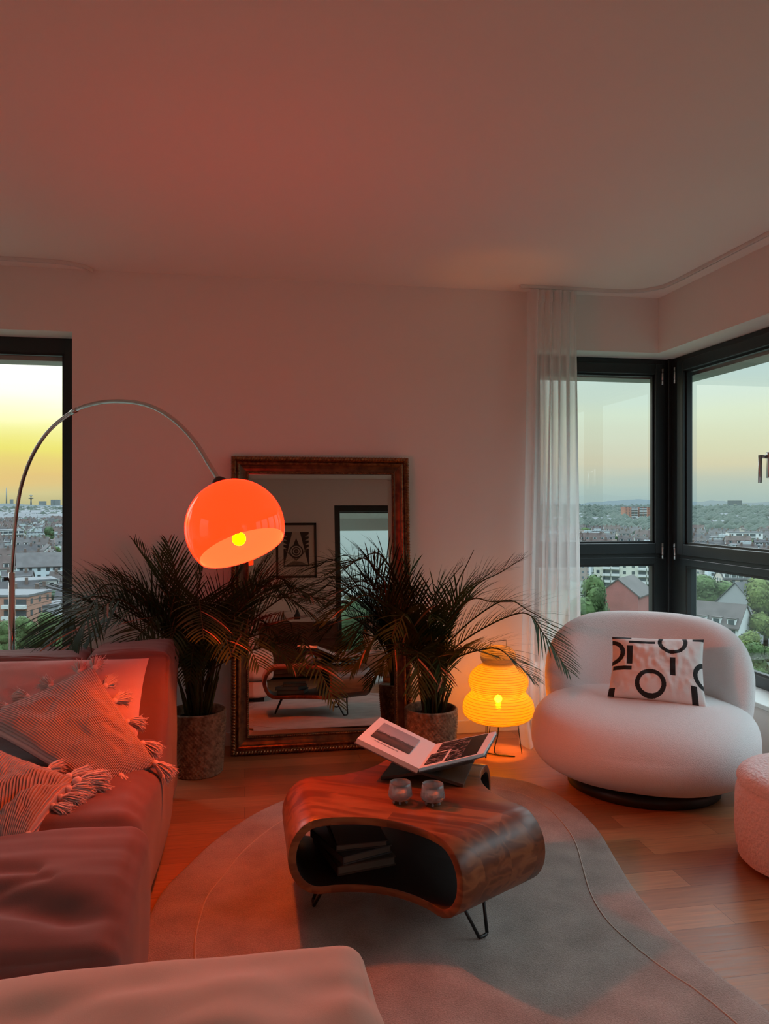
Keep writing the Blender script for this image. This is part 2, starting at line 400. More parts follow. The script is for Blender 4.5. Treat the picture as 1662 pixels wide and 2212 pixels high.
def sheer():
    m = bpy.data.materials.new('sheer_voile'); m.use_nodes = True; t = m.node_tree; t.nodes.clear()
    tr = t.nodes.new('ShaderNodeBsdfTransparent')
    tl = t.nodes.new('ShaderNodeBsdfTranslucent'); tl.inputs[0].default_value = (.95, .93, .92, 1)
    df = t.nodes.new('ShaderNodeBsdfDiffuse'); df.inputs[0].default_value = (.93, .91, .9, 1)
    m0 = t.nodes.new('ShaderNodeMixShader'); m0.inputs[0].default_value = .35; t.links.new(tl.outputs[0], m0.inputs[1]); t.links.new(df.outputs[0], m0.inputs[2])
    g = t.nodes.new('ShaderNodeNewGeometry'); dp = t.nodes.new('ShaderNodeVectorMath'); dp.operation = 'DOT_PRODUCT'
    t.links.new(g.outputs['Normal'], dp.inputs[0]); t.links.new(g.outputs['Incoming'], dp.inputs[1])
    a = math_n(t, 'MAXIMUM', math_n(t, 'ABSOLUTE', dp.outputs['Value']), .08)
    # threads cover more where the cloth turns edge-on
    op = math_n(t, 'SUBTRACT', 1.0, math_n(t, 'POWER', .42, math_n(t, 'DIVIDE', 1.0, a)))
    m1 = t.nodes.new('ShaderNodeMixShader'); t.links.new(op, m1.inputs[0]); t.links.new(tr.outputs[0], m1.inputs[1]); t.links.new(m0.outputs[0], m1.inputs[2])
    o = t.nodes.new('ShaderNodeOutputMaterial'); t.links.new(m1.outputs[0], o.inputs[0])
    return m
M['sheer'] = sheer()
def paper():
    m = bpy.data.materials.new('washi_paper'); m.use_nodes = True; t = m.node_tree; t.nodes.clear()
    tl = t.nodes.new('ShaderNodeBsdfTranslucent'); tl.inputs[0].default_value = (.27, .24, .18, 1)
    df = t.nodes.new('ShaderNodeBsdfDiffuse'); df.inputs[0].default_value = (.36, .31, .24, 1)
    m0 = t.nodes.new('ShaderNodeMixShader'); m0.inputs[0].default_value = .42; t.links.new(tl.outputs[0], m0.inputs[1]); t.links.new(df.outputs[0], m0.inputs[2])
    tr = t.nodes.new('ShaderNodeBsdfTransparent'); tr.inputs[0].default_value = (1, .95, .85, 1)
    m1 = t.nodes.new('ShaderNodeMixShader'); m1.inputs[0].default_value = .15; t.links.new(m0.outputs[0], m1.inputs[1]); t.links.new(tr.outputs[0], m1.inputs[2])
    o = t.nodes.new('ShaderNodeOutputMaterial'); t.links.new(m1.outputs[0], o.inputs[0])
    return m
M['paper'] = paper()
def emis(name, c, s):
    m = bpy.data.materials.new(name); m.use_nodes = True; t = m.node_tree; t.nodes.clear()
    e = t.nodes.new('ShaderNodeEmission'); e.inputs[0].default_value = (*c, 1); e.inputs[1].default_value = s
    o = t.nodes.new('ShaderNodeOutputMaterial'); t.links.new(e.outputs[0], o.inputs[0]); return m

# ------------------------------------------------------------------ room shell
ROOM = dict(x0=-2.9, x1=2.5, y0=-1.7, y1=4.4, top=2.6)
WT = .30
def struct(name, mb, m, **kw):
    o = mb.build(name, m, None, smooth=False, **kw); o['kind'] = 'structure'; return o
struct('floor', MB().box(-2.9 - WT, 2.5 + WT, -1.7 - WT, 4.4 + WT, -.2, 0), M['floor'])
struct('ceiling', MB().box(-2.9 - WT, 2.5 + WT, -1.7 - WT, 4.4 + WT, 2.6, 2.9), M['ceiling'])
LW = (-2.75, -.911)          # left window opening in the back wall
RW = 1.70                    # right window opening starts here, runs to the corner
SILL, HEAD = .36, 2.265
wb = MB()
wb.box(-2.9 - WT, LW[0], 4.4, 4.4 + WT, 0, 2.6); wb.box(LW[0], LW[1], 4.4, 4.4 + WT, 0, SILL); wb.box(LW[0], LW[1], 4.4, 4.4 + WT, HEAD, 2.6)
wb.box(LW[1], RW, 4.4, 4.4 + WT, 0, 2.6); wb.box(RW, 2.5, 4.4, 4.4 + WT, 0, SILL); wb.box(RW, 2.5, 4.4, 4.4 + WT, HEAD, 2.6)
struct('wall_back', wb, M['wall'])
RY0 = .30
wr_ = MB()
wr_.box(2.5, 2.5 + WT, RY0, 4.4 + WT, 0, SILL); wr_.box(2.5, 2.5 + WT, RY0, 4.4 + WT, HEAD, 2.6); wr_.box(2.5, 2.5 + WT, -1.7 - WT, RY0, 0, 2.6)
struct('wall_right', wr_, M['wall'])
struct('wall_left', MB().box(-2.9 - WT, -2.9, -1.7 - WT, 1.1, 0, 2.6).box(-2.9 - WT, -2.9, 2.6, 4.4, 0, 2.6).box(-2.9 - WT, -2.9, 1.1, 2.6, 0, SILL).box(-2.9 - WT, -2.9, 1.1, 2.6, HEAD, 2.6), M['wall'])  # includes the opening for the unseen, added window
FX0, FX1 = 1.19, 2.35        # rear window seen in the mirror
wf = MB()
wf.box(-2.9, FX0, -1.7 - WT, -1.7, 0, 2.6); wf.box(FX1, 2.5, -1.7 - WT, -1.7, 0, 2.6); wf.box(FX0, FX1, -1.7 - WT, -1.7, 2.245, 2.6); wf.box(FX0, FX1, -1.7 - WT, -1.7, 0, .12)
struct('wall_front', wf, M['wall'])
bb = MB(); bb.box(LW[0] - .1, 2.5, 4.386, 4.4, 0, .075, b=.003)
struct('baseboard_back', bb, M['white'])
struct('baseboard_right', MB().box(2.486, 2.5, -1.7, 4.386, 0, .075, b=.003), M['white'])
struct('baseboard_front', MB().box(-2.9, FX0, -1.7, -1.686, 0, .075, b=.003), M['white'])

def window(name, label, cells, axis, plane, sill_rect=None, depth=.075):
    """cells: (a0,a1,z0,z1, sash?) along axis; plane = inner face coordinate (outwards +)."""
    base = empty(name, (0, 0, 0)); base['kind'] = 'structure'; base['label'] = label
    def bx(mb, a0, a1, p0, p1, z0, z1, b=.004):
        if axis == 'x': mb.box(a0, a1, plane + p0, plane + p1, z0, z1, b=b)
        else: mb.box(plane + p0, plane + p1, a0, a1, z0, z1, b=b)
    fr = MB()
    for (a0, a1, z0, z1, sash, fw) in cells:
        fl, frr, fb, ft = fw
        bx(fr, a0, a0 + fl, 0, depth, z0, z1); bx(fr, a1 - frr, a1, 0, depth, z0, z1)
        bx(fr, a0, a1, .001, depth - .001, z0, z0 + fb); bx(fr, a0, a1, .001, depth - .001, z1 - ft, z1)
    fr.build('window_frame', M['frame'], base, smooth=False)
    for (a0, a1, z0, z1, sash, fw) in cells:
        fl, frr, fb, ft = fw
        A0, A1, Z0, Z1 = a0 + fl, a1 - frr, z0 + fb, z1 - ft
        if sash:
            s = MB(); sw = sash
            bx(s, A0 - .012, A0 + sw, -.018, .05, Z0 - .012, Z1 + .012); bx(s, A1 - sw, A1 + .012, -.018, .05, Z0 - .012, Z1 + .012)
            bx(s, A0 + sw, A1 - sw, -.017, .049, Z0 - .012, Z0 + sw); bx(s, A0 + sw, A1 - sw, -.017, .049, Z1 - sw, Z1 + .012)
            A0 += sw; A1 -= sw; Z0 += sw; Z1 -= sw
            so = s.build('sash', M['frame'], base, smooth=False)
        g = MB(); bd = .012
        bx(g, A0, A0 + bd, .004, .03, Z0, Z1, 0); bx(g, A1 - bd, A1, .004, .03, Z0, Z1, 0)
        bx(g, A0 + bd, A1 - bd, .004, .03, Z0, Z0 + bd, 0); bx(g, A0 + bd, A1 - bd, .004, .03, Z1 - bd, Z1, 0)
        g.build('glazing_bead', M['gasket'], base, smooth=False)
        if axis == 'x': v = [(A0, plane + .031, Z0), (A1, plane + .031, Z0), (A1, plane + .031, Z1), (A0, plane + .031, Z1)]
        else: v = [(plane + .031, A0, Z0), (plane + .031, A1, Z0), (plane + .031, A1, Z1), (plane + .031, A0, Z1)]
        mk('pane', v, [(0, 1, 2, 3)], M['glass'], base, smooth=False)
    return base
# left window: two tall fixed lights
window('window_1', 'tall dark framed window behind the mauve sofa', [
    (LW[0], -1.86, SILL, HEAD, 0, (.07, .07, .07, .075)), (-1.86, LW[1], SILL, HEAD, 0, (.07, .08, .07, .085))], 'x', 4.59)
TR = 1.0
W2 = window('window_2', 'dark framed corner window half behind the sheer curtain', [
    (RW, 2.70, TR, HEAD, .055, (.045, .065, .035, .045)), (RW, 2.70, SILL, TR, 0, (.09, .12, .07, .045))], 'x', 4.59)
cells = []
ys = [4.60, 3.50, 2.43, 1.36, RY0]
for i in range(4):
    cells.append((ys[i + 1], ys[i], TR, HEAD, .055, (.045, .13 if i == 0 else .045, .035, .045)))
    cells.append((ys[i + 1], ys[i], SILL, TR, 0, (.09, .19 if i == 0 else .09, .07, .045)))
W3 = window('window_3', 'row of dark framed windows along the right wall above the low sill', cells, 'y', 2.69)
# corner post, hinges, handle
MB().box(2.665, 2.775, 4.565, 4.675, SILL, HEAD, b=.004).build('corner_post', M['frame'], W2, smooth=False)
for z0, z1 in ((2.10, 2.20), (.99, 1.09)):
    for (x, y, pr) in ((2.625, 4.568, W2), (2.668, 4.498, W3)):
        h = MB(); h.tube([(x, y, z0), (x, y, z1)], .0075, 10); h.tube([(x, y, z0 + .022), (x, y, z0 + .025)], .0085, 10, mi=1); h.tube([(x, y, z1 - .025), (x, y, z1 - .022)], .0085, 10, mi=1)
        h.build('hinge', [M['steel'], M['gasket']], pr)
hd = MB()
hd.box(2.655, 2.675, 3.586, 3.614, 1.475, 1.61, b=.006)
hd.tube([(2.67, 3.600, 1.585), (2.615, 3.600, 1.585)], .0095, 10)
hd.tube([(2.615, 3.600, 1.592), (2.613, 3.600, 1.45)], [.0095, .0095], 10)
hd.build('handle', M['steel'], W3)
# inner sills
for nm, pr, b in (('window_sill', W2, (RW, 2.5, 4.385, 4.60)), ('window_sill', W3, (2.485, 2.70, RY0, 4.385))):
    MB().box(b[0], b[1], b[2], b[3], SILL - .022, SILL + .004, b=.004).build(nm, M['white'], pr, smooth=False)
MB().box(2.5, 2.70, 4.385, 4.60, SILL - .021, SILL + .003, b=.002).build('window_sill', M['white'], W3, smooth=False)
MB().box(LW[0], LW[1], 4.385, 4.60, SILL - .022, SILL + .004, b=.004).build('window_sill', M['white'], empty('trim_1', (0, 0, 0), kind='structure'), smooth=False)
window('added_window', 'unseen window added in the left wall for daylight beside the sofa', [  # out of view, added to bring daylight onto the sofa side
    (1.1, 2.6, SILL, HEAD, 0, (.07, .07, .07, .085))], 'y', -3.09)
# rear window, outer lintel and balcony beyond it
window('window_4', 'tall rear window seen in the leaning mirror', [(FX0, FX1, .12, 2.245, 0, (.07, .07, .07, .085))], 'x', -1.80)
conc = mat('pale_render', (.45, .45, .42), .9, bump=(60, .4, .004))
struct('trim_2', MB().box(-3.1, -.8, 4.70, 4.86, 2.155, 3.0), conc)
struct('trim_3', MB().box(1.6, 2.86, 4.70, 4.86, 2.155, 3.0).box(2.80, 2.96, .1, 4.86, 2.155, 3.0), conc)
# loggia outside the rear window
lg = MB(); lg.box(.6, 4.4, -3.6, -2.0, 2.30, 2.5); lg.box(2.62, 2.86, -3.6, -3.35, -.1, 2.30); lg.box(.6, 4.4, -3.62, -3.5, 2.12, 2.30); lg.box(.6, 4.4, -3.6, -2.0, -.3, -.1)
struct('trim_4', lg, conc)
# ------------------------------------------------------------------ big soft furniture
def wrinkle_sofa(p, u):
    return p
def soft(name, b, r, m, parent, n=40, puff=.02, wr=.008, fn=None, **kw):
    v, f = softbox(*b, r, n=n, puff=puff, wr=wr, fn=fn)
    return mk(name, v, f, m, parent, **kw)
sofa = empty('sofa', (-1.2, 3.0, 0), label='mauve velvet sofa with a thick backrest below the left window', cat='sofa')
def seatfn(p, u):
    if u.z > 0: p.z += .012 * math.sin(p.x * 5 + 1) * u.z + .02 * max(0, (p.y - 3.0))
    return p
soft('seat_cushion', (-2.1, -.31, 2.36, 3.42, .03, .435), .06, M['velvet'], sofa, n=56, puff=.025, wr=.012, fn=seatfn)
def backfn(p, u):
    k = max(0, p.z - .40)
    if u.y < 0: p.y += .75 * k * (-u.y)
    return p
soft('backrest', (-.645, -.305, 3.12, 3.70, .03, .72), .035, M['velvet'], sofa, n=44, puff=.012, wr=.012, fn=backfn)
soft('backrest', (-2.15, -.655, 3.12, 3.70, .03, .705), .035, M['velvet'], sofa, n=52, puff=.012, wr=.016, fn=backfn)
def ottofn(p, u):
    if u.z > .2:
        t = u.z
        g = math.exp(-((p.y - 1.90 - .05 * math.sin(p.x * 7)) / .05) ** 2) * (1 if p.x < -.4 else max(0, 1 - (p.x + .4) / .12))
        g2 = math.exp(-((p.y - 2.05 - .03 * math.sin(p.x * 9 + 1)) / .03) ** 2) * (.6 if p.x < -.5 else 0)
        g3 = math.exp(-((p.y - 1.97 + .04 * math.sin(p.x * 8 + 2)) / .02) ** 2) * (.5 if p.x < -.45 else 0)
        p.z -= (.034 * g + .026 * g2 + .020 * g3) * t
        p.z -= .10 * max(0, (2.0 - p.y)) * t
    return p
soft('ottoman', (-1.6, -.275, 1.72, 2.352, .03, .425), .05, M['velvet'], None, n=90, puff=.018, wr=.010, fn=ottofn,
     label='creased mauve velvet footstool block pushed against the sofa front', cat='ottoman')
fs = empty('daybed', (-.5, .8, 0), label='pale beige sofa section with rumpled cover, cut by the lower left frame edge', cat='sofa section')
def fsfn(p, u):
    if u.z > .2:
        e_ = max(0.15, min(1, (1.64 - p.y) / .14)); u = Vector((u.x, u.y, u.z * e_))
        p.z += .020 * noise.noise(Vector((p.x * 2.6, p.y * 6, 1))) * u.z + .022 * noise.noise(Vector((p.x * 5 + p.y * 6, p.y * 9 - p.x * 3, 3))) * u.z
        p.z += .018 * math.sin(p.x * 5.0 + .9) * (1 if p.x < .2 else 0) * u.z * .5
    return p
soft('seat_cushion', (-1.4, .243, .25, 1.64, .20, .428), .042, M['beige'], fs, n=100, puff=.015, wr=.004, fn=fsfn)
soft('base', (-1.38, .195, .27, 1.60, .045, .20), .03, M['beige'], fs, n=20, puff=.004, wr=.002)
for x, y in ((.12, 1.5), (.12, .4), (-1.3, 1.5), (-1.3, .4)):
    MB().box(x - .05, x + .05, y - .04, y + .04, 0.013, .05, b=.004).build('foot', M['black'], fs, smooth=False)
v, f, uv, N = pillow_mesh((-.30, .95, .44), (.10, .95, .44), (.10, .70, .74), (-.30, .70, .74), .14, seed=4)
mk('pillow', v, f, M['linen'], None, uvs=uv, label='pale cushion on the beige sofa section, seen in the mirror', cat='cushion')

# ------------------------------------------------------------------ rug
out = [ph(*p, 0) for p in [(285, 2140), (300, 2040), (345, 1940), (400, 1880), (470, 1815), (560, 1757), (640, 1723)]]
out += [Vector((.45, 3.70, 0)), Vector((.80, 3.76, 0)), Vector((1.03, 3.73, 0))]
out += [ph(*p, 0) for p in [(1060, 1680), (1130, 1690), (1190, 1712), (1240, 1745), (1290, 1795), (1330, 1860), (1370, 1925), (1430, 2000), (1510, 2075), (1590, 2140), (1662, 2192)]]
out += [Vector(p) for p in [(1.37, 1.62, 0), (1.33, 1.35, 0), (1.15, 1.1, 0), (.85, .98, 0), (.5, .95, 0), (.15, 1.05, 0), (-.12, 1.3, 0), (-.25, 1.65, 0), (-.30, 1.95, 0)]]
OL = cr_closed(out, 6)
cen = Vector((.55, 2.4, 0))
rug = empty('rug', (.55, 2.4, 0), label='large pebble-shaped cream rug under the wooden coffee table', cat='rug')
v = []; f = []
prof = [(1.0, .001), (1.0, .008), (.992, .0125), (.975, .0135)] + [(k, .0135) for k in (.9, .8, .7, .6, .5, .4, .3, .2, .1)]
for (s, z) in prof:
    for p in OL: q = cen + (p - cen) * s; v.append(Vector((q.x, q.y, z)))
n = len(OL)
for i in range(len(prof) - 1):
    for k in range(n): k2 = (k + 1) % n; f.append((i * n + k, i * n + k2, (i + 1) * n + k2, (i + 1) * n + k))
f.append(tuple((len(prof) - 1) * n + k for k in range(n)))
mk('pile', v, f, M['rug'], rug)
def inset(p, d):
    q = (p - cen); return cen + q * (1 - d / q.length)
sm = MB(); sm.tube([inset(p, .17) + Vector((0, 0, .0132)) for p in OL] + [inset(OL[0], .17) + Vector((0, 0, .0132))], .0028, 5, cap=False)
sm.build('seam', M['rug_seam'], rug)

# ------------------------------------------------------------------ coffee table
TC = Vector((.555, 2.58, 0)); TT, TB = .375, .14; TS = .026
tb = empty('coffee_table', TC, label='three-lobed dark sheesham coffee table with hairpin legs on the cream rug', cat='coffee table')
def table_mid():
    r0, wh = .322, .185; zt, zb = TT - TS / 2, TB + TS / 2; rad = (zt - zb) / 2; zc = (zt + zb) / 2
    angs = [R(180), R(-60), R(60)]; order = []
    P = []
    for a in angs:
        dd = Vector((math.cos(a), math.sin(a), 0)); tt = Vector((-math.sin(a), math.cos(a), 0))
        P.append((dd, tt))
    # outline counter-clockwise: arm0 (180) from +t? walk 180 -> 300 -> 60
    outl = []; wraps = []
    K = 12
    for i in range(3):
        dd, tt = P[i]; d2, t2 = P[(i + 1) % 3]
        a0 = dd * r0 - tt * wh; a1 = dd * r0 + tt * wh; nx = d2 * r0 - t2 * wh
        NW = 6; s0 = len(outl)
        for k in range(NW): outl.append(a0.lerp(a1, k / NW))
        wraps.append((s0, NW, dd))
        mid = (a1 + nx) / 2; inw = -mid.normalized()
        for k in range(K):
            u = k / K; p = a1.lerp(nx, u) + inw * (.062 * math.sin(math.pi * u) ** .8); outl.append(p)
    v = []; f = []; n = len(outl)
    for z in (zt, zb):
        for p in outl: v.append(Vector((p.x, p.y, z)) + TC)
    # flat sheets triangulated as fans from the centre
    ct = len(v); v.append(Vector((0, 0, zt)) + TC); cb = len(v); v.append(Vector((0, 0, zb)) + TC)
    for k in range(n):
        k2 = (k + 1) % n; f.append((ct, k, k2)); f.append((cb, n + k2, n + k))
    S = 16
    for (s0, NW, dd) in wraps:
        cols = []
        for k in range(NW + 1):
            i0 = (s0 + k) % n; base = outl[i0]; c = [i0]
            for q in range(1, S):
                th = math.pi * q / S
                c.append(len(v)); v.append(Vector((base.x, base.y, zc)) + dd * (rad * .86 * math.sin(th)) + Vector((0, 0, rad * math.cos(th))) + TC)
            c.append(n + i0); cols.append(c)
        for a, b in zip(cols, cols[1:]):
            for q in range(S): f.append((a[q], a[q + 1], b[q + 1], b[q]))
    return v, f
v, f = table_mid()
M['table_in'] = mat('dark_inner_face', (.020, .008, .005), .5)  # inner faces of the body, darker than the outer wood
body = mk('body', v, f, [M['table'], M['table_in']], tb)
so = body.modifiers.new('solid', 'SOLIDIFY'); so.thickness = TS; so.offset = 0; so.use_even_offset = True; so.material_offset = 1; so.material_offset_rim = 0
bv = body.modifiers.new('bev', 'BEVEL'); bv.width = .004; bv.segments = 2; bv.limit_method = 'ANGLE'; bv.angle_limit = R(50)
es = body.modifiers.new('es', 'EDGE_SPLIT'); es.split_angle = R(38)
for a in (R(180), R(-60), R(60)):
    dd = Vector((math.cos(a), math.sin(a), 0)); tt = Vector((-math.sin(a), math.cos(a), 0))
    c = TC + dd * .275
    lg = MB(); zf = .0185
    pts = lambda s: [c + tt * .055 * s + Vector((0, 0, TB)), c + dd * .055 + tt * .018 * s + Vector((0, 0, zf + .004))]
    lg.tube(pts(-1), .0055, 8); lg.tube(pts(1), .0055, 8)
    e0, e1 = pts(-1)[1], pts(1)[1]; lg.tube([e0, e0.lerp(e1, .3) - Vector((0, 0, .003)), e0.lerp(e1, .7) - Vector((0, 0, .003)), e1], .0055, 8)
    q = MB(); lg.tube([c - tt * .07 + Vector((0, 0, TB - .003)), c + tt * .07 + Vector((0, 0, TB - .003))], .006, 6)
    lg.build('leg', M['black'], tb)
# things inside the table
def closed_book(name, cx, cy, z, a, w_, d_, h_, cov, label, white_tag=False):
    e = empty(name, (cx, cy, z), a, label=label, cat='book')
    MB().box(-w_ / 2, w_ / 2, -d_ / 2, d_ / 2, 0, h_ * .1 + .001).box(-w_ / 2, w_ / 2, -d_ / 2, d_ / 2, h_ * .88, h_).box(-w_ / 2, -w_ / 2 + .003, -d_ / 2, d_ / 2, 0, h_).build('cover', cov, e, smooth=False, local=True)
    MB().box(-w_ / 2 + .003, w_ / 2 - .004, -d_ / 2 + .004, d_ / 2 - .004, h_ * .1 + .0012, h_ * .88 - .0002).build('page_block', M['page_dark'], e, smooth=False, local=True)
    return e
cg = mat('grey_cloth_cover', (.12, .12, .13), .6); ct_ = mat('brown_card_cover', (.13, .09, .07), .6)
M['page_dark'] = mat('dark_page_edges', (.22, .19, .16), .7)  # page blocks inside the table, darker than the open book's pages
closed_book('book', .36, 2.60, TB + TS + .001, R(12), .20, .27, .030, ct_, 'brown thick book at the bottom of the pile inside the coffee table')
closed_book('book', .35, 2.60, TB + TS + .032, R(20), .18, .25, .026, cg, 'dark grey book resting in the middle of the pile inside the coffee table')
closed_book('book', .37, 2.61, TB + TS + .059, R(3), .17, .23, .020, M['cover'], 'black book topmost on the pile inside the coffee table')

# ------------------------------------------------------------------ folding book stand and open book
SN, SF = pz(905, 1660, 2.65), pz(942, 1607, 2.95)
LF, LN = pz(822, 1549, 3.0), pz(772, 1595, 2.72)
RF, RN = pz(1072, 1580, 3.0), pz(1045, 1627, 2.72)
ax = (SF - SN); ax.z = 0; ax.normalize()
mid = (SN + SF) / 2
def slab(A, B, C, D, t, up=True):
    """thick quad, thickness below"""
    N = (B - A).cross(D - A).normalized()
    if N.z < 0: N = -N
    lo = [p - N * t for p in (A, B, C, D)]
    return [A, B, C, D] + lo, [(0, 1, 2, 3), (7, 6, 5, 4), (0, 4, 5, 1), (1, 5, 6, 2), (2, 6, 7, 3), (3, 7, 4, 0)], N
book = empty('open_book', (mid.x, mid.y, mid.z), label='large open photography book lying on the dark folding stand', cat='book')
lN = (LF - SF).cross(SN - SF).normalized(); lN = lN if lN.z > 0 else -lN
rN = (RF - SF).cross(SN - SF).normalized(); rN = rN if rN.z > 0 else -rN
v, f, _ = slab(SF, LF, LN, SN, .017); mk('page_block', v, f, M['page'], book, smooth=False)
v, f, _ = slab(SF, RF, RN, SN, .010); mk('page_block', v, f, M['page'], book, smooth=False)
def grow(a, b, k): return b + (b - a).normalized() * k
aa = (SN - SF).normalized() * .004
cov = MB()
v, f, _ = slab(SF - lN * .0172 - aa, grow(SF, LF, .004) - lN * .0172 - aa, grow(SN, LN, .004) - lN * .0172 + aa, SN - lN * .0172 + aa, .003); cov.add(v, f)
v, f, _ = slab(SF - rN * .0102 - aa, grow(SF, RF, .004) - rN * .0102 - aa, grow(SN, RN, .004) - rN * .0102 + aa, SN - rN * .0102 + aa, .003); cov.add(v, f)
cov.build('cover', M['cover'], book, smooth=False)
def page_quad(o, eu, ev, N, u0, u1, v0, v1, off=.0006):
    return [o + eu * a + ev * b + N * off for a, b in ((u0, v0), (u1, v0), (u1, v1), (u0, v1))]
def photo_mat(name, kind):
    m = mat(name, (.3, .3, .3), .35); t = m.node_tree; b = t.nodes['Principled BSDF']
    uv = t.nodes.new('ShaderNodeUVMap'); s = t.nodes.new('ShaderNodeSeparateXYZ'); t.links.new(uv.outputs[0], s.inputs[0])
    mp_ = t.nodes.new('ShaderNodeMapping'); t.links.new(uv.outputs[0], mp_.inputs[0])
    n = t.nodes.new('ShaderNodeTexNoise'); n.inputs['Detail'].default_value = 7; t.links.new(mp_.outputs[0], n.inputs['Vector'])
    if kind == 'land':
        mp_.inputs['Scale'].default_value = (3, 9, 1); n.inputs['Scale'].default_value = 2.0
        hgt = math_n(t, 'ADD', s.outputs[1], math_n(t, 'MULTIPLY', math_n(t, 'SUBTRACT', n.outputs[0], .5), .45))
        c = ramp(t, [(.0, (.05, .035, .03)), (.30, (.16, .09, .075)), (.40, (.04, .03, .03)), (.47, (.12, .10, .10)), (.50, (.42, .40, .43)), (1, (.34, .33, .37))], hgt)
    else:
        mp_.inputs['Scale'].default_value = (1.5, 7, 1); mp_.inputs['Rotation'].default_value = (0, 0, .5); n.inputs['Scale'].default_value = 2.2; n.inputs['Distortion'].default_value = 1.0
        c = ramp(t, [(.0, (.01, .01, .01)), (.52, (.02, .015, .015)), (.60, (.45, .38, .38)), (.66, (.05, .04, .04)), (1, (.6, .5, .5))], n.outputs[0])
    t.links.new(c, b.inputs['Base Color']); return m
M['ph1'] = photo_mat('landscape_print', 'land'); M['ph2'] = photo_mat('dark_print', 'dark'); M['ph3'] = mat('black_print', (.015, .012, .012), .35)
# left page: u from spine to outer edge, v from near to far
def on_page(name, side, u0, u1, v0, v1, m, off=.0006):
    if side == 'l': A, B, C, D, N = SN, LN, LF, SF, lN
    else: A, B, C, D, N = SN, RN, RF, SF, rN
    P = [bilin(A, B, C, D, a, b) + N * off for a, b in ((u0, v0), (u1, v0), (u1, v1), (u0, v1))]
    uv = [(1 - 0, 0), (0, 0), (0, 1), (1, 1)] if side == 'l' else [(0, 0), (1, 0), (1, 1), (0, 1)]
    lo = [p - N * (off * .8) for p in P]
    return mk(name, P + lo, [(0, 1, 2, 3), (7, 6, 5, 4), (0, 4, 5, 1), (1, 5, 6, 2), (2, 6, 7, 3), (3, 7, 4, 0)], m, book, smooth=False, uvs=uv + uv)
on_page('photo_print', 'l', .24, .88, .26, .87, M['ph1'], .0007)
for k in range(14):
    on_page('caption_line', 'l', .40 + k * .028, .422 + k * .028, .185, .196, cg, .0006)
on_page('photo_print', 'r', .05, .33, .08, .52, M['ph2'], .0007)
on_page('photo_print', 'r', .12, .40, .56, .97, M['ph2'], .0007)
on_page('photo_print', 'r', .37, .62, .04, .97, M['ph2'], .0008)
on_page('photo_print', 'r', .62, .88, .04, .97, M['ph3'], .0007)
M['standwood'] = mat('dark_walnut_board', (.085, .055, .042), .4, vary=((.05, .03, .022), 12))
# X-shaped stand
st = empty('book_stand', (mid.x, mid.y, TT), label='dark wooden X-shaped folding stand holding the open book', cat='book stand')
perp = Vector((ax.y, -ax.x, 0))     # to the right
m0 = Vector((mid.x, mid.y, 0)) + ax * .00
def board(mb, a, b, l0, l1, t):
    d_ = (b - a).normalized(); nn = d_.cross(ax).normalized() * t / 2
    v = []
    for q in (l0, l1):
        for p in (a, b): v += [p + ax * q + nn, p + ax * q - nn]
    mb.add(v, [(0, 1, 3, 2), (4, 6, 7, 5), (0, 2, 6, 4), (1, 5, 7, 3), (0, 4, 5, 1), (2, 3, 7, 6)])
lz = lambda s, z: m0 + perp * s + Vector((0, 0, z))
ld = (LF + LN) / 2 - mid; rd = (RF + RN) / 2 - mid
sp = mid - Vector((0, 0, .026))
Lup = sp + ld * .86; Rup = sp + rd * .80
b1 = MB(); board(b1, sp + rd.normalized() * .0, Rup, -.11, .12, .010); board(b1, sp, lz(-.145, TT + .006), -.11, .12, .010); b1.build('board', M['standwood'], st, smooth=False)
b2 = MB(); board(b2, sp - Vector((0, 0, .001)), Lup - Vector((0, 0, .001)), -.11, .12, .010); board(b2, sp, lz(.145, TT + .006), -.11, .12, .010); b2.build('board', M['standwood'], st, smooth=False)

# ------------------------------------------------------------------ footed glasses
def tumbler_thing(p, label):
    g = empty('footed_glass', p, label=label, cat='glass', group='footed glasses on the coffee table')
    ro = lambda i, k, r, z: .0012 * math.sin(k * 2.3 + z * 900) if .008 < z < .045 else 0
    prof = [(0.001, .009), (.026, .010), (.035, .016), (.039, .026), (.0375, .04), (.0355, .055), (.0345, .066), (.0325, .066), (.0335, .05), (.0345, .035), (.0335, .026), (.028, .021), (.001, .020)]
    MB().lathe(prof, seg=48, fn=ro).build('bowl', M['tumbler'], g, local=True)
    for k in range(6):
        a = k * math.pi / 3 + .3
        MB().lathe([(.0008, 0), (.0035, .001), (.0042, .005), (.0035, .012)], c=(.024 * math.cos(a), .024 * math.sin(a), 0), seg=10).build('foot', M['tumbler'], g, local=True)
    return g
GL1, GL2 = ph(865, 1733, TT + .001), ph(935, 1737, TT + .001)
tumbler_thing(GL1, 'left footed glass on the coffee table, holding a pale tealight')
tumbler_thing(GL2, 'right footed glass on the coffee table, nearer the book stand leg')
for gp, lb in ((GL1, 'pale tealight candle inside the left footed glass'), (GL2, 'dim tealight candle inside the right footed glass')):
    t_ = empty('tealight', gp + Vector((0, 0, .0215)), label=lb, cat='candle')
    MB().lathe([(.001, 0), (.019, 0), (.019, .013), (.018, .014), (.0175, .011), (.001, .0105)], seg=32).build('wax', M['candle'], t_, local=True)
    MB().tube([(0, 0, .0105), (.0005, 0, .017)], .0006, 6).build('wick', M['black'], t_, local=True)

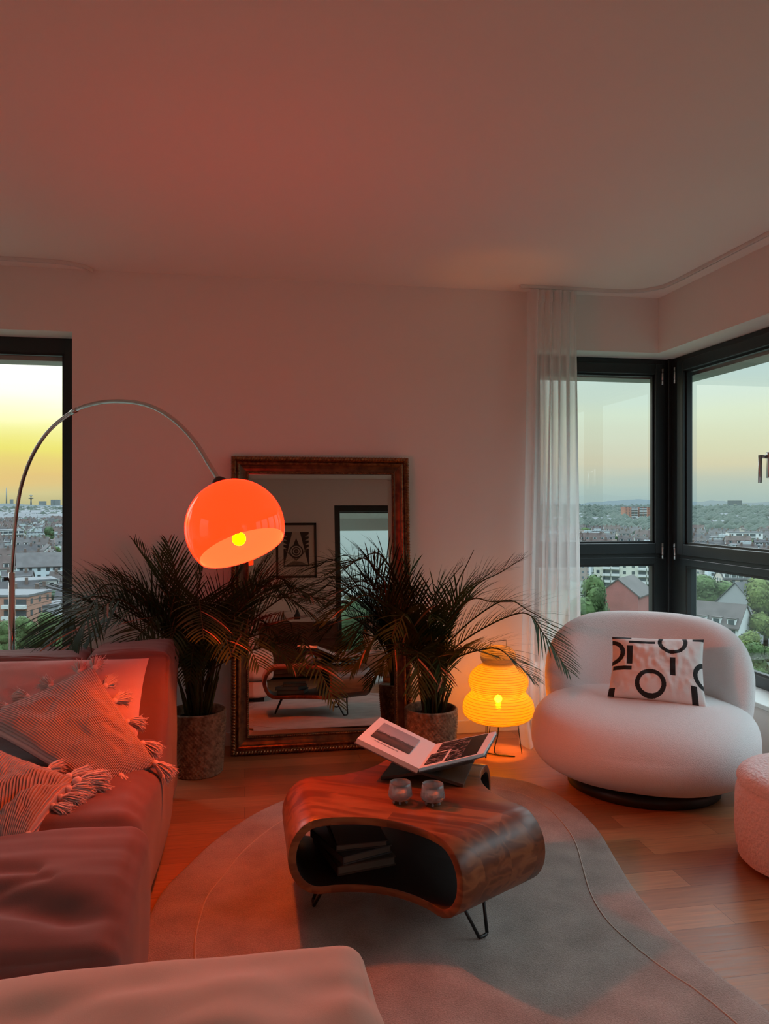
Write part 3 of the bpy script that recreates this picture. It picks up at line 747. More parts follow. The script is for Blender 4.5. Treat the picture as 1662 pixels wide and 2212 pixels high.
# ------------------------------------------------------------------ boucle armchair
def blob_seat():
    v = []; f = []; NU, NV = 72, 40
    for j in range(NV + 1):
        ph_ = -math.pi / 2 + math.pi * j / NV
        for i in range(NU):
            a = 2 * math.pi * i / NU
            ce = lambda x, e: math.copysign(abs(x) ** e, x)
            cz, sz = ce(math.cos(ph_), .60), ce(math.sin(ph_), .74)
            x = .515 * cz * ce(math.cos(a), .82); y = .45 * cz * ce(math.sin(a), .86)
            z = .228 + .202 * sz
            # plumper front, slight waist
            z += .02 * (x / .5) ** 2 * (1 if sz > 0 else 0) - .02 * max(0, -y / .45) * (1 if sz > 0 else -.5)
            if sz < 0: x *= 1 - .12 * sz * sz; y *= 1 - .12 * sz * sz
            v.append(Vector((x, y, z)))
    for j in range(NV):
        for i in range(NU): i2 = (i + 1) % NU; f.append((j * NU + i, j * NU + i2, (j + 1) * NU + i2, (j + 1) * NU + i))
    return v, f
def blob_back():
    v = []; f = []; NU, NV = 90, 36
    for i in range(NU + 1):
        t = -1 + 2 * i / NU
        a = t * R(93); te = 1 - abs(t) ** 4.5; k = max(te, 0) ** .5
        cx, cy = .41 * math.sin(a), .10 + .29 * math.cos(a)
        top = .45 + .325 * (max(1e-4, 1 - abs(t) ** 2.9)) ** .5
        low = .17
        zc = (top + low) / 2; hz = (top - low) / 2 * (k * .9 + .1 if k > 0 else 0) ; th = .115 * k
        if i in (0, NU): hz = .001; th = .001
        nx, ny = math.sin(a), math.cos(a)
        for j in range(NV):
            b = 2 * math.pi * j / NV
            ce = lambda x, e: math.copysign(abs(x) ** e, x)
            rr = th * ce(math.cos(b), .85); zz = hz * ce(math.sin(b), .7)
            lean = .06 * (zz + hz)
            v.append(Vector((cx + nx * (rr + lean), cy + ny * (rr + lean), zc + zz)))
    for i in range(NU):
        for j in range(NV): j2 = (j + 1) % NV; f.append((i * NV + j, (i + 1) * NV + j, (i + 1) * NV + j2, i * NV + j2))
    return v, f
def armchair(loc, rz, m, label, group=None):
    c = empty('armchair', loc, rz, label=label, cat='armchair')
    v, f = blob_seat(); mk('seat', v, f, m, c, local=True)
    v, f = blob_back(); mk('backrest', v, f, m, c, local=True)
    pts = [Vector((.5 * math.cos(a) * 1.006, .437 * math.sin(a) * 1.006, .225)) for a in [R(k * 6) for k in range(60)]]
    MB().lathe([(.001, 0), (.300, 0), (.310, .005), (.310, .05), (.001, .052)], seg=48, M=Matrix.Diagonal((1.12, .98, 1, 1))).build('plinth', M['black'] if m is M['boucle'] else M['gold'], c, local=True)
    return c
M['gold'] = mat('warm_wood_plinth', (.45, .20, .06), .4)
CH = Vector((1.865, 3.43, 0)); CA = R(-33)
chair = armchair(CH, CA, M['boucle'], 'rounded white boucle armchair in front of the corner window')
chair2 = armchair((1.90, -.35, 0), R(160), M['boucle_beige'], 'rounded tan armchair beside the rear window, seen in the mirror')
# piping seam along the seat front
CM = MW[chair.name]
# patterned cushion
A, B, C, D = [CM @ Vector(p) for p in ((-.150, -.085, .430), (.285, -.07, .415), (.272, .06, .705), (-.145, .06, .69))]
def pat(u, v):
    """printed rings and bars; u right, v up; unit square"""
    U, V = u * 1.0, v * 1.0
    asp = .78
    def ring(cx, cy, r0, r1): 
        d_ = math.hypot(U - cx, (V - cy) * asp); return r0 < d_ < r1
    def bar(x0, x1, y0, y1): return x0 < U < x1 and y0 < V < y1
    return (ring(.44, .215, .115, .165) or ring(.67, .905, .115, .160) or ring(-.02, .70, .115, .17) or ring(1.06, .42, .12, .17) or
            bar(.19, .48, .865, .915) or bar(.17, .235, .50, .82) or bar(.02, .23, .40, .465) or bar(.645, .705, .36, .64) or
            bar(.86, .925, 0, .25) or bar(-.1, .22, .95, 1.1) or bar(.88, 1.1, .95, 1.1) or bar(0, .07, 0, .12))
v, f, uv, N = pillow_mesh(A, B, C, D, .15, n=200, pinch=.05, wr=.010, seed=2)
mi = []
for q in f:
    u_ = sum(uv[i][0] for i in q) / 4; v_ = sum(uv[i][1] for i in q) / 4
    mi.append(1 if pat(u_, v_) else 0)
mk('cushion', v, f, [M['print_white'], M['print_black']], None, midx=mi, label='white cushion printed with black rings and bars on the boucle armchair', cat='cushion')

# ------------------------------------------------------------------ pouf
pf = MB()
prof = [(.001, .012), (.235, .012), (.262, .03), (.274, .09), (.277, .17), (.272, .25), (.262, .285), (.268, .30), (.262, .325), (.235, .348), (.18, .358), (.09, .361), (.001, .361)]
prof = [(p.x, p.z) for p in cr([(a, 0, b) for a, b in prof], 4)]
pf.lathe(prof, c=(2.085, 2.555, 0), seg=96, fn=lambda i, k, r, z: .004 * noise.noise(Vector((math.cos(k * .065) * 4, math.sin(k * .065) * 4, z * 14))) * (1 if r > .02 else 0))
M['fur'] = mat('teddy_fabric', (.78, .62, .60), 1.0, sheen=.4, spec=.05, bump=(75, 1.0, .014))
pf.build('pouf', M['fur'], None, label='round pale teddy-fabric pouf at the right frame edge', cat='pouf')

# ------------------------------------------------------------------ sofa cushions
v, f, uv, N = pillow_mesh(pz(-260, 1625, 2.93), pz(303, 1597, 3.02), pz(322, 1422, 3.22), pz(-240, 1432, 3.10), .15, n=70, pinch=.03, wr=.012, seed=9)
mk('cushion', v, f, M['linen'], None, uvs=uv, label='large plain pink linen cushion leaning on the sofa backrest', cat='cushion')
def tassel(p, d_, parent, s=1.0, seed=0):
    """knot with a tuft of yarn strands hanging along d_"""
    rnd = random.Random(seed); p = Vector(p); d_ = Vector(d_).normalized(); t = MB()
    bm = bmesh.new(); bmesh.ops.create_icosphere(bm, subdivisions=2, radius=.0105 * s); t.bm(bm, Matrix.Translation(p))
    a = d_.cross(Vector((0, 0, 1)));
    if a.length < .1: a = d_.cross(Vector((1, 0, 0)))
    a.normalize(); b = d_.cross(a)
    for k in range(110):
        an = rnd.uniform(0, 6.283); sp_ = rnd.uniform(.1, 1) ** .6
        off = (a * math.cos(an) + b * math.sin(an))
        L = rnd.uniform(.045, .068) * s
        q0 = p + off * .004 * s; q1 = p + d_ * L * .35 + off * .017 * sp_ * s; q2 = p + d_ * L * .75 + off * .025 * sp_ * s + Vector((0, 0, -.004)); q3 = p + d_ * L + off * rnd.uniform(.010, .042) * sp_ * s + Vector((rnd.uniform(-.006, .006), rnd.uniform(-.006, .006), -.009 + rnd.uniform(-.006, .006)))
        t.tube([q0, q1, q2, q3], [.0012 * s, .0017 * s, .0016 * s, .0007 * s], 3, cap=False)
    return t.build('tassel', M['tassel'], parent)
def tassel_pillow(cs, T, m, label, seed, tassels, folds=None):
    v, f, uv, N = pillow_mesh(*cs, T, n=80, pinch=.05, wr=.014, seed=seed, fn=folds)
    o = mk('cushion', v, f, m, None, uvs=uv, label=label, cat='cushion')
    for i, (e, t, s) in enumerate(tassels):
        A_, B_ = Vector(cs[e]), Vector(cs[(e + 1) % 4]); cen_ = sum((Vector(c) for c in cs), Vector()) / 4
        k = 2 * t - 1; p = A_.lerp(B_, t); p = p + (cen_ - p) * (.05 * (1 - k * k) * .9)
        dd = (p - cen_).normalized(); tassel(p + N * .008, dd + Vector((0, 0, -.25)), o, s, seed * 31 + i)
    return o
c1 = [pz(-130, 1600, 2.62), pz(205, 1706, 2.50), pz(336, 1650, 2.70), pz(205, 1440, 3.02)]
c1 = [pz(-60, 1560, 2.78), pz(208, 1712, 2.49), pz(340, 1652, 2.72), pz(202, 1440, 3.04)]
def fold1(a, b, side, t):
    return .012 * math.sin(b * 4 + a * 2) * t
tassel_pillow(c1, .15, M['rib'], 'pink ribbed cushion with yarn tassels standing against the plain pink cushion', 3,
              [(1, .02, 1.25), (1, .42, 1.1), (1, .98, 1.15), (2, .18, 1.1), (2, .40, 1.0), (2, .62, 1.15), (2, .78, 1.1), (2, .97, 1.15), (3, .12, 1.1), (3, .38, 1.1), (3, .58, 1.1), (3, .75, 1.1), (3, .9, 1)], fold1)
c2 = [pz(-200, 1800, 2.28), pz(55, 1818, 2.14), pz(178, 1700, 2.42), pz(110, 1632, 2.62)]
c2 = [pz(-160, 1900, 2.05), pz(60, 1812, 2.17), pz(172, 1690, 2.46), pz(-70, 1600, 2.66)]
def fold2(a, b, side, t):
    d_ = a - b * .6 - .45
    return -.05 * t * math.exp(-(d_ / .13) ** 2) * (1 if side > 0 else 0) + .012 * math.sin(a * 4 - b * 3) * t
tassel_pillow(c2, .17, M['rib2'], 'pink ribbed cushion with yarn tassels lying crumpled nearest the sofa edge', 7,
              [(1, .02, 1.0), (1, .5, 1.0), (1, .66, 1.15), (1, .82, 1.25), (1, .97, 1.6), (2, .08, 1.3), (2, .25, 1.0), (0, .75, 1.0)], fold2)

# ------------------------------------------------------------------ arc lamp
LC = Vector((-.034, 2.851, 1.258)); LRAD = .177
RT, FW = Vector((CT, -ST, 0)), Vector((ST, CT, 0))
axd = (RT * .37 - FW * .33 + Vector((0, 0, -.87))).normalized()
BASE = Vector((-1.121, 4.063, 0))
lamp = empty('arc_lamp', BASE, label='chrome arc floor lamp with a glowing orange dome shade over the sofa', cat='floor lamp')
hd_ = Vector((LC.x - axd.x * LRAD, LC.y - axd.y * LRAD, 0)) - BASE; hd_.normalize(); pn = Vector((-hd_.y, hd_.x, 0))
def on_plane(px, py):
    r = ray(px, py); t = (BASE - EYE).dot(pn) / r.dot(pn); return EYE + r * t
MB().lathe([(.001, 0), (.145, 0), (.15, .006), (.15, .05), (.145, .056), (.001, .056)], c=BASE, seg=64).build('base', mat('marble_base', (.7, .68, .66), .25, vary=((.45, .43, .42), 6)), lamp)
ptop = on_plane(28, 1237)
pb = Vector((BASE.x, BASE.y, .056)); ptop.x, ptop.y = BASE.x, BASE.y
MB().tube([pb, ptop], .0155, 16).build('pole', M['chrome'], lamp)
pts = [Vector((BASE.x, BASE.y, ptop.z - .05)), Vector((BASE.x, BASE.y, ptop.z))] + [on_plane(*p) for p in [(30, 1170), (36, 1105), (48, 1042), (72, 980), (108, 928), (160, 888), (205, 872), (246, 867), (296, 870), (340, 884), (385, 915), (424, 958), (452, 1003)]]
top_c = LC - axd * (LRAD + .028)
pts.append(top_c)
cp = cr(pts, 8)
MB().tube(cp, .0088, 12).build('arm', M['chrome'], lamp)
jp = min(cp, key=lambda p: (p - on_plane(160, 888)).length); ji = cp.index(jp)
MB().tube([cp[ji - 1], cp[ji + 1]], .0115, 12).build('joint_collar', M['chrome'], lamp)
kn = MB(); kn.tube([ptop + Vector((-.014, -.004, -.03)), ptop + Vector((-.034, -.010, -.03))], .009, 10); kn.build('clamp_knob', M['black'], lamp)
# shade
zax = -axd; xa = zax.cross(Vector((0, 1, 0))).normalized(); ya = zax.cross(xa)
SMx = Matrix((xa, ya, zax)).transposed().to_4x4(); SMx.translation = LC
def shade_mat(name, ec, es_, base, gloss):
    m = mat(name, base, .07, spec=.6); b = m.node_tree.nodes['Principled BSDF']
    b.inputs['Emission Color'].default_value = (*ec, 1); b.inputs['Emission Strength'].default_value = es_
    return m
SHADE_E = 9.0
M['shade_out'] = shade_mat('orange_acrylic', (1, .0092, .0012), SHADE_E, (.5, .05, .01), .2)
M['shade_in'] = shade_mat('orange_acrylic_inside', (1, .021, .006), SHADE_E, (.25, .01, .004), .4)
ang_end = math.acos(-.48); NA = 28
prof = [(LRAD * math.sin(ang_end * k / NA) if k else .0008, LRAD * math.cos(ang_end * k / NA)) for k in range(NA + 1)]
ri = LRAD - .004
sh = MB(); sh.lathe(prof, seg=72, M=SMx)
sh.lathe([(LRAD * math.sin(ang_end), LRAD * math.cos(ang_end)), (ri * math.sin(ang_end), ri * math.cos(ang_end))], seg=72, M=SMx, mi=1)
prof2 = [(ri * math.sin(ang_end * k / NA) if k else .0008, ri * math.cos(ang_end * k / NA)) for k in range(NA, -1, -1)]
sh.lathe(prof2, seg=72, M=SMx, mi=1)
sh.build('lamp_shade', [M['shade_out'], M['shade_in']], lamp)
cpm = MB(); cpm.lathe([(.001, LRAD + .03), (.016, LRAD + .03), (.024, LRAD + .022), (.034, LRAD + .008), (.036, LRAD - .006)], seg=32, M=SMx)
cpm.build('shade_cap', M['black'], lamp)
bc = LC + axd * .045
M['bulb'] = emis('bulb_glow', (1, .13, .0), 1350.0)
bu = MB(); bm = bmesh.new(); bmesh.ops.create_icosphere(bm, subdivisions=4, radius=.024); bu.bm(bm, Matrix.Translation(bc)); 
bulb = bu.build('bulb', M['bulb'], lamp)
MB().tube([LC - axd * (LRAD - .006), LC - axd * .02], .018, 16).build('bulb_socket', M['white'], lamp)

# ------------------------------------------------------------------ paper lantern
PL = Vector((1.347, 4.02, 0))
pl = empty('paper_lantern_lamp', PL, label='glowing ribbed paper lantern lamp on thin wire legs by the curtain', cat='table lamp')
env = [(.07, .168), (.14, .178), (.182, .205), (.192, .245), (.182, .285), (.155, .318), (.146, .335), (.158, .365), (.160, .395), (.146, .43), (.118, .458), (.092, .474), (.084, .484), (.092, .498), (.097, .52), (.088, .548), (.062, .566), (.045, .572)]
ep = cr([(a, 0, b) for a, b in env], 8)
prof = []; acc = 0
for i, p in enumerate(ep):
    prof.append((p.x - (.0018 if i % 2 else 0), p.z))
sh = MB(); sh.lathe(prof, c=PL, seg=96, fn=lambda i, k, r, z: -.0022 if k % 12 == 0 else 0)
sh.build('lantern_shade', M['paper'], pl)
rb = MB()
for i in range(1, len(ep), 3):
    r_, z_ = ep[i].x + .0003, ep[i].z
    rb.tube([PL + Vector((r_ * math.cos(R(a)), r_ * math.sin(R(a)), z_)) for a in range(0, 361, 8)], .0009, 4, cap=False)
M['bamboo'] = mat('bamboo_rib', (.45, .30, .14), .6)
rb.build('ribbing', M['bamboo'], pl)
wl = M['black']
for k in range(3):
    a = R(100 + 120 * k) ; c_, s_ = math.cos(a), math.sin(a); tx, ty = -s_, c_
    l = MB()
    for q in (-1, 1): l.tube([PL + Vector((.10 * c_ + .014 * q * tx, .10 * s_ + .014 * q * ty, .19)), PL + Vector((.125 * c_ + .002 * q * tx, .125 * s_ + .002 * q * ty, .002))], .0021, 6)
    l.build('leg', wl, pl)
hb = MB(); hb.tube([PL + Vector((-.045, 0, .57)), PL + Vector((-.045, 0, .60)), PL + Vector((.045, 0, .605)), PL + Vector((.045, 0, .57))], .002, 6); hb.build('wire_top', wl, pl)
M['bulb2'] = emis('warm_bulb_glow', (1, .26, .001), 1000.0)
bu = MB(); bm = bmesh.new(); bmesh.ops.create_icosphere(bm, subdivisions=3, radius=.020); bu.bm(bm, Matrix.Translation(PL + Vector((0, 0, .29)))); bu.build('bulb', M['bulb2'], pl)
MB().tube([PL + Vector((0, 0, .17)), PL + Vector((0, 0, .268))], .014, 10).build('bulb_socket', M['white'], pl)
cb = MB(); cb.tube(cr([PL + Vector((0, 0, .17)), PL + Vector((-.005, -.01, .10)), PL + Vector((-.03, -.03, .012)), PL + Vector((.03, -.07, .005)), PL + Vector((.06, -.09, .005)), PL + Vector((-.02, -.05, .005)), PL + Vector((-.12, .05, .005)), PL + Vector((-.20, .15, .005)), PL + Vector((-.36, .28, .005))], 8), .003, 6)
cb.build('cable', M['black'], pl)

# ------------------------------------------------------------------ leaning mirror
MP, AL = Vector((0, 4.21, 0)), R(4.4)
mU = Vector((0, math.sin(AL), math.cos(AL))); mN = Vector((0, -math.cos(AL), math.sin(AL)))
MX0, MX1, ML = -.072, .918, 1.605
mir = empty('floor_mirror', (.42, 4.22, 0), label='tall mirror in a carved bronze-gold frame leaning against the wall', cat='mirror')
def mp3(x, l, n_): return Vector((x, MP.y, 0)) + mU * l + mN * n_
def sweep(prof):
    """profile: (inset, height); mitred rectangle"""
    v = []; f = []
    for (d_, h_) in prof:
        for (x, l) in ((MX0 + d_, d_), (MX1 - d_, d_), (MX1 - d_, ML - d_), (MX0 + d_, ML - d_)): v.append(mp3(x, l + .002, h_))
    n = len(prof)
    for i in range(n - 1):
        for k in range(4): k2 = (k + 1) % 4; f.append((i * 4 + k, i * 4 + k2, (i + 1) * 4 + k2, (i + 1) * 4 + k))
    return v, f
B0 = -.045
pr1 = [(.0, B0), (.0, .0), (.004, .008), (.020, .010), (.026, .004), (.028, -.002), (.034, .002), (.040, .004), (.046, .001)]
pr2 = [(.046, .001), (.052, -.004), (.066, -.010), (.078, -.013), (.084, -.012), (.086, -.02), (.094, -.02)]
a_ = MB(); v, f = sweep(pr1); a_.add(v, f); v, f = sweep(pr2); a_.add(v, f, 1); a_.add(*sweep([(.094, -.02), (.094, -.030)]), 1)
a_.add(*sweep([(.0, B0), (.12, B0)]), 1)
a_.build('frame', [M['gilt'], M['frame_wood']], mir, smooth=False)
def rope(mb, a, b, r, pitch, seg=8, mod=.28, nn=None):
    L = (b - a).length; N_ = max(8, int(L / pitch * 6)); d_ = (b - a).normalized()
    u_ = mN; w_ = d_.cross(u_); v = []; f = []
    for i in range(N_ + 1):
        for k in range(seg):
            t = 2 * math.pi * k / seg; rr = r * (1 + mod * math.cos(2 * math.pi * (i / 6) + t * 1))
            v.append(a + d_ * (L * i / N_) + (u_ * math.cos(t) + w_ * math.sin(t)) * rr)
    for i in range(N_):
        for k in range(seg): k2 = (k + 1) % seg; f.append((i * seg + k, i * seg + k2, (i + 1) * seg + k2, (i + 1) * seg + k))
    mb.add(v, f)
for nm, ins, hh, rr, pt in (('rope_trim', .012, .006, .0105, .016), ('bead_trim', .088, -.015, .0042, .0095)):
    t_ = MB(); cs = [mp3(MX0 + ins, ins + .002, hh), mp3(MX1 - ins, ins + .002, hh), mp3(MX1 - ins, ML - ins + .002, hh), mp3(MX0 + ins, ML - ins + .002, hh)]
    for k in range(4):
        rope(t_, cs[k], cs[(k + 1) % 4], rr, pt, 8, .30)
    t_.build(nm, M['gilt'], mir)
mm = mat('mirror_silver', (.64, .63, .60), 0.0, metal=1)
gi = .094; bvw = .024
g_ = MB(); q1 = [(MX0 + gi, gi), (MX1 - gi, gi), (MX1 - gi, ML - gi), (MX0 + gi, ML - gi)]
q2 = [(MX0 + gi + bvw, gi + bvw), (MX1 - gi - bvw, gi + bvw), (MX1 - gi - bvw, ML - gi - bvw), (MX0 + gi + bvw, ML - gi - bvw)]
v = [mp3(x, l + .002, -.0275) for x, l in q1] + [mp3(x, l + .002, -.0265) for x, l in q2]
f = [(0, 1, 5, 4), (1, 2, 6, 5), (2, 3, 7, 6), (3, 0, 4, 7), (4, 5, 6, 7)]
v += [mp3(x, l + .002, -.032) for x, l in q1]; f.append((11, 10, 9, 8)); f += [(0, 8, 9, 1), (1, 9, 10, 2), (2, 10, 11, 3), (3, 11, 8, 0)]
mk('mirror_glass', v, f, mm, mir, smooth=False)

# ------------------------------------------------------------------ palms
def frond(mb_leaf, P, n=34, L=.24, seed=0, wid=.0125, start=.26, droop=.38):
    rnd = random.Random(seed)
    c = cr(P, 14); N_ = len(c)
    lens = [0]
    for i in range(1, N_): lens.append(lens[-1] + (c[i] - c[i - 1]).length)
    tot = lens[-1]
    mb_leaf.tube(c, [.0048 * (1 - .8 * i / N_) + .0006 for i in range(N_)], 5, mi=1)
    def at(s):
        s *= tot
        for i in range(1, N_):
            if lens[i] >= s: return c[i - 1].lerp(c[i], (s - lens[i - 1]) / max(1e-6, lens[i] - lens[i - 1])), (c[i] - c[i - 1]).normalized()
        return c[-1], (c[-1] - c[-2]).normalized()
    up0 = Vector((0, 0, 1)); roll = rnd.uniform(-.5, .5)
    for k in range(n):
        s = start + (1 - start) * (k + .5) / n
        p, t = at(s)
        sd = t.cross(up0)
        if sd.length < .15: sd = Vector((1, .3, 0)).cross(t)
        sd.normalize(); up = sd.cross(t).normalized()
        e = (s - start) / (1 - start)
        ll = L * 1.12 * (.45 + .75 * math.sin(math.pi * min(1, e * .80 + .18))) * rnd.uniform(.85, 1.1)
        if e > .85: ll *= 1.0 - (e - .85) * 2.2
        for q in (-1, 1):
            fwd = .95 + .9 * e + rnd.uniform(-.08, .08)
            d0 = (t * fwd + sd * q * 1.0 + up * (.50 + roll * q * .4 + rnd.uniform(-.08, .08))).normalized()
            S = 5; w0 = wid * rnd.uniform(.8, 1.15)
            side = d0.cross(up); side = side.normalized() if side.length > .05 else sd
            v = []; pos = p.copy(); dcur = d0.copy()
            for i in range(S + 1):
                u = i / S
                ww = w0 * (.35 + 1.1 * u) * (1 - u) ** .75 * 1.25 if u < 1 else 0.0002
                nn = side * ww * .5
                v += [pos - nn, pos + nn + up * ww * .12]
                dcur = (dcur + Vector((0, 0, -1)) * droop * (.10 + .22 * u)).normalized()
                pos = pos + dcur * ll / S
            f = [(2 * i, 2 * i + 1, 2 * i + 3, 2 * i + 2) for i in range(S)]
            mb_leaf.add(v, f, 2 if rnd.random() < .03 else 0)
def basket(parent, c, r_top, r_bot, h_, nm='basket'):
    rows = int(h_ / .011); prof = []
    for i in range(rows * 2 + 1):
        z = h_ * i / (rows * 2); rr = r_bot + (r_top - r_bot) * (z / h_) ** .8
        prof.append((rr + (.0032 if i % 2 else -.0006), z + .0005))
    fn = lambda i, k, r, z: .0042 * math.sin(k * math.pi / 2 + (i // 2) * math.pi) if z < h_ - .03 else .002 * math.sin(k * math.pi / 2 + i)
    b = MB(); b.lathe([(.001, .0005)] + prof + [(r_top - .006, h_ + .004), (r_top - .012, h_ - .003)] + [(r_top - .012 - (r_top - r_bot) * .3, h_ * .75)], c=c, seg=160, fn=lambda i, k, r, z: fn(i, k, r, z) if 0 < i <= rows * 2 + 1 else 0)
    b.build(nm, M['basket'], parent)
    MB().lathe([(.001, h_ * .87), (r_top - .014, h_ * .86)], c=c, seg=40).build('soil', M['soil'], parent)
def palm(name, base, h_pot, label, specs, seed, rt=.138, rbm=.118):
    p = empty(name, base, label=label, cat='potted palm')
    basket(p, base, rt, rbm, h_pot)
    rnd = random.Random(seed)
    for i, (tip, ap, z_ap, z_tip, n, L) in enumerate(specs):
        a = rnd.uniform(0, 6.28); r_ = rnd.uniform(.01, .055)
        root = Vector(base) + Vector((r_ * math.cos(a), r_ * math.sin(a), h_pot * .86))
        A_ = pz(ap[0], ap[1], z_ap); T_ = pz(tip[0], tip[1], z_tip)
        T_.y = min(T_.y, 4.36); A_.y = min(A_.y, 4.36)
        m1 = root.lerp(A_, .42) + Vector((0, 0, .10)) * (1 if A_.z > root.z + .2 else .3)
        m1.x = root.x + (A_.x - root.x) * .28; m1.y = root.y + (A_.y - root.y) * .28
        m2 = A_.lerp(T_, .55); m2.z += .35 * abs(A_.z - T_.z) * (.5 if A_.z > T_.z else 0)
        P = [root, m1, A_, m2, T_] if (T_ - A_).length > .08 else [root, m1, T_]
        fb = MB(); frond(fb, P, n=n, L=L, seed=seed * 100 + i)
        fb.build('frond', [M['leaf'], M['stem'], M['leaf_dry']], p)
    # bare cane stems
    for i in range(22):
        a = rnd.uniform(0, 6.28); r_ = rnd.uniform(.015, .065)
        b0 = Vector(base) + Vector((r_ * math.cos(a), r_ * math.sin(a), h_pot * .86)); b1 = b0 + Vector((.05 * math.cos(a), .05 * math.sin(a), rnd.uniform(.15, .30)))
        MB().tube([b0, b0.lerp(b1, .5) + Vector((0, 0, .01)), b1], [.0075, .006, .003], 6).build('stem', M['stem'], p)
    return p
LB = (-.232, 4.0, 0)
Ls = [ # tip, apex, z_apex, z_tip, leaflets, length
    ((95, 1400), (190, 1300), 3.85, 3.6, 40, .27), ((140, 1415), (235, 1290), 3.65, 3.35, 40, .27), ((180, 1395), (300, 1275), 3.75, 3.5, 36, .26), ((680, 1330), (560, 1270), 3.85, 3.7, 38, .22),
    ((78, 1412), (215, 1290), 3.75, 3.45, 40, .24), ((120, 1370), (255, 1265), 3.95, 3.85, 38, .20), ((170, 1330), (270, 1300), 3.6, 3.3, 34, .20),
    ((235, 1235), (330, 1290), 4.0, 4.0, 28, .18), ((290, 1172), (350, 1260), 3.95, 3.95, 32, .17), ((362, 1170), (385, 1260), 4.05, 4.1, 30, .16),
    ((345, 1200), (375, 1320), 3.8, 3.7, 30, .18), ((440, 1215), (425, 1300), 3.9, 3.9, 30, .18), ((520, 1235), (480, 1290), 4.0, 4.0, 30, .18),
    ((590, 1195), (520, 1300), 4.0, 4.0, 26, .15), ((700, 1305), (585, 1255), 3.95, 3.85, 40, .20), ((745, 1300), (620, 1285), 3.8, 3.55, 36, .20),
    ((640, 1290), (550, 1290), 3.6, 3.4, 32, .19), ((725, 1520), (640, 1385), 3.65, 3.25, 34, .18), ((640, 1450), (560, 1370), 3.8, 3.6, 32, .18),
    ((560, 1440), (500, 1350), 3.6, 3.3, 34, .19), ((440, 1380), (430, 1300), 3.55, 3.15, 36, .21), ((500, 1420), (465, 1320), 3.6, 3.2, 32, .19),
    ((350, 1440), (390, 1350), 3.7, 3.4, 30, .18), ((280, 1400), (350, 1330), 3.75, 3.45, 34, .20), ((215, 1370), (320, 1310), 3.9, 3.7, 34, .2),
    ((410, 1470), (420, 1390), 3.75, 3.5, 26, .15), ((550, 1330), (480, 1320), 4.05, 4.1, 28, .17), ((310, 1290), (370, 1340), 4.05, 4.1, 28, .17),
]
palm('potted_palm', LB, .31, 'bushy green palm in a woven basket between the sofa and the mirror', Ls, 5)
RB = (.938, 3.87, 0)
Rs = [
    ((705, 1240), (800, 1215), 3.7, 3.6, 38, .16), ((695, 1320), (790, 1270), 3.85, 3.8, 38, .17), ((760, 1450), (830, 1370), 3.7, 3.55, 34, .16), ((1070, 1230), (990, 1290), 3.8, 3.8, 30, .16),
    ((718, 1222), (830, 1205), 3.8, 3.75, 36, .15), ((690, 1295), (800, 1262), 3.75, 3.65, 38, .17), ((700, 1345), (805, 1290), 3.6, 3.45, 36, .17),
    ((735, 1420), (815, 1330), 3.75, 3.65, 34, .17), ((800, 1482), (850, 1410), 3.8, 3.7, 28, .14), ((745, 1255), (850, 1255), 3.95, 4.0, 30, .16),
    ((875, 1190), (890, 1280), 3.9, 3.9, 28, .15), ((1000, 1220), (940, 1290), 3.9, 3.9, 28, .16), ((1024, 1188), (985, 1270), 3.95, 3.95, 2, .06),
    ((1132, 1205), (1020, 1275), 3.95, 3.95, 38, .17), ((1110, 1300), (1010, 1300), 3.8, 3.65, 32, .17), ((1228, 1450), (1120, 1325), 3.75, 3.5, 42, .18),
    ((1200, 1355), (1080, 1300), 3.9, 3.85, 36, .17), ((1155, 1470), (1060, 1400), 3.75, 3.6, 36, .16), ((1080, 1420), (1000, 1400), 3.6, 3.5, 28, .13),
    ((905, 1500), (905, 1410), 3.6, 3.45, 30, .16), ((960, 1490), (945, 1420), 3.65, 3.5, 26, .13), ((845, 1380), (880, 1330), 3.6, 3.4, 30, .16),
    ((940, 1340), (930, 1330), 3.7, 3.6, 26, .15), ((830, 1450), (870, 1390), 3.7, 3.55, 28, .15),
]
palm('potted_palm', RB, .30, 'green palm in a woven basket between the mirror and the paper lantern', Rs, 11, rt=.133, rbm=.115)

# ------------------------------------------------------------------ sheer curtain and tracks
cu = empty('curtain', (1.75, 4.3, 0), label='white sheer floor-length curtain gathered beside the corner window', cat='curtain')
v = []; f = []; NU, NV = 240, 60
for j in range(NV + 1):
    z = 2.565 * (1 - j / NV) + .004
    for i in range(NU + 1):
        u = i / NU; t = 1 - z / 2.565
        x0 = 1.605 - .055 * max(0.0, t) ** 1.5; x1 = 1.915 + .03 * t
        x = x0 + (x1 - x0) * u
        amp = .030 + .012 * t
        y = 4.265 + amp * (1 - .45 * t) * math.sin(u * 2 * math.pi * 6.5 + .6 * math.sin(t * 3) + t * 1.5 * math.sin(u * 5)) + .010 * math.sin(u * 31 + t * 2) + .006 * math.sin(u * 70 + 5 * t)
        x += .012 * math.cos(u * 2 * math.pi * 6.5) * (1 - t * .3)
        if z < .16: y -= (.16 - z) ** 1.3 * 1.6 * (1 + .5 * math.sin(u * 9)); x -= (.16 - z) * .35 * (1 - u)
        v.append(Vector((x, y, z)))
for j in range(NV):
    for i in range(NU): a = j * (NU + 1) + i; f.append((a, a + 1, a + NU + 2, a + NU + 1))
mk('cloth', v, f, M['sheer'], cu)
v = []; f = []
for j in range(3):
    z = 2.572 - .035 * j
    for i in range(NU + 1):
        u = i / NU; x = 1.605 + .31 * u + .012 * math.cos(u * 2 * math.pi * 6.5)
        y = 4.258 + .030 * math.sin(u * 2 * math.pi * 6.5) + .010 * math.sin(u * 31) + .006 * math.sin(u * 70)
        v.append(Vector((x, y, z)))
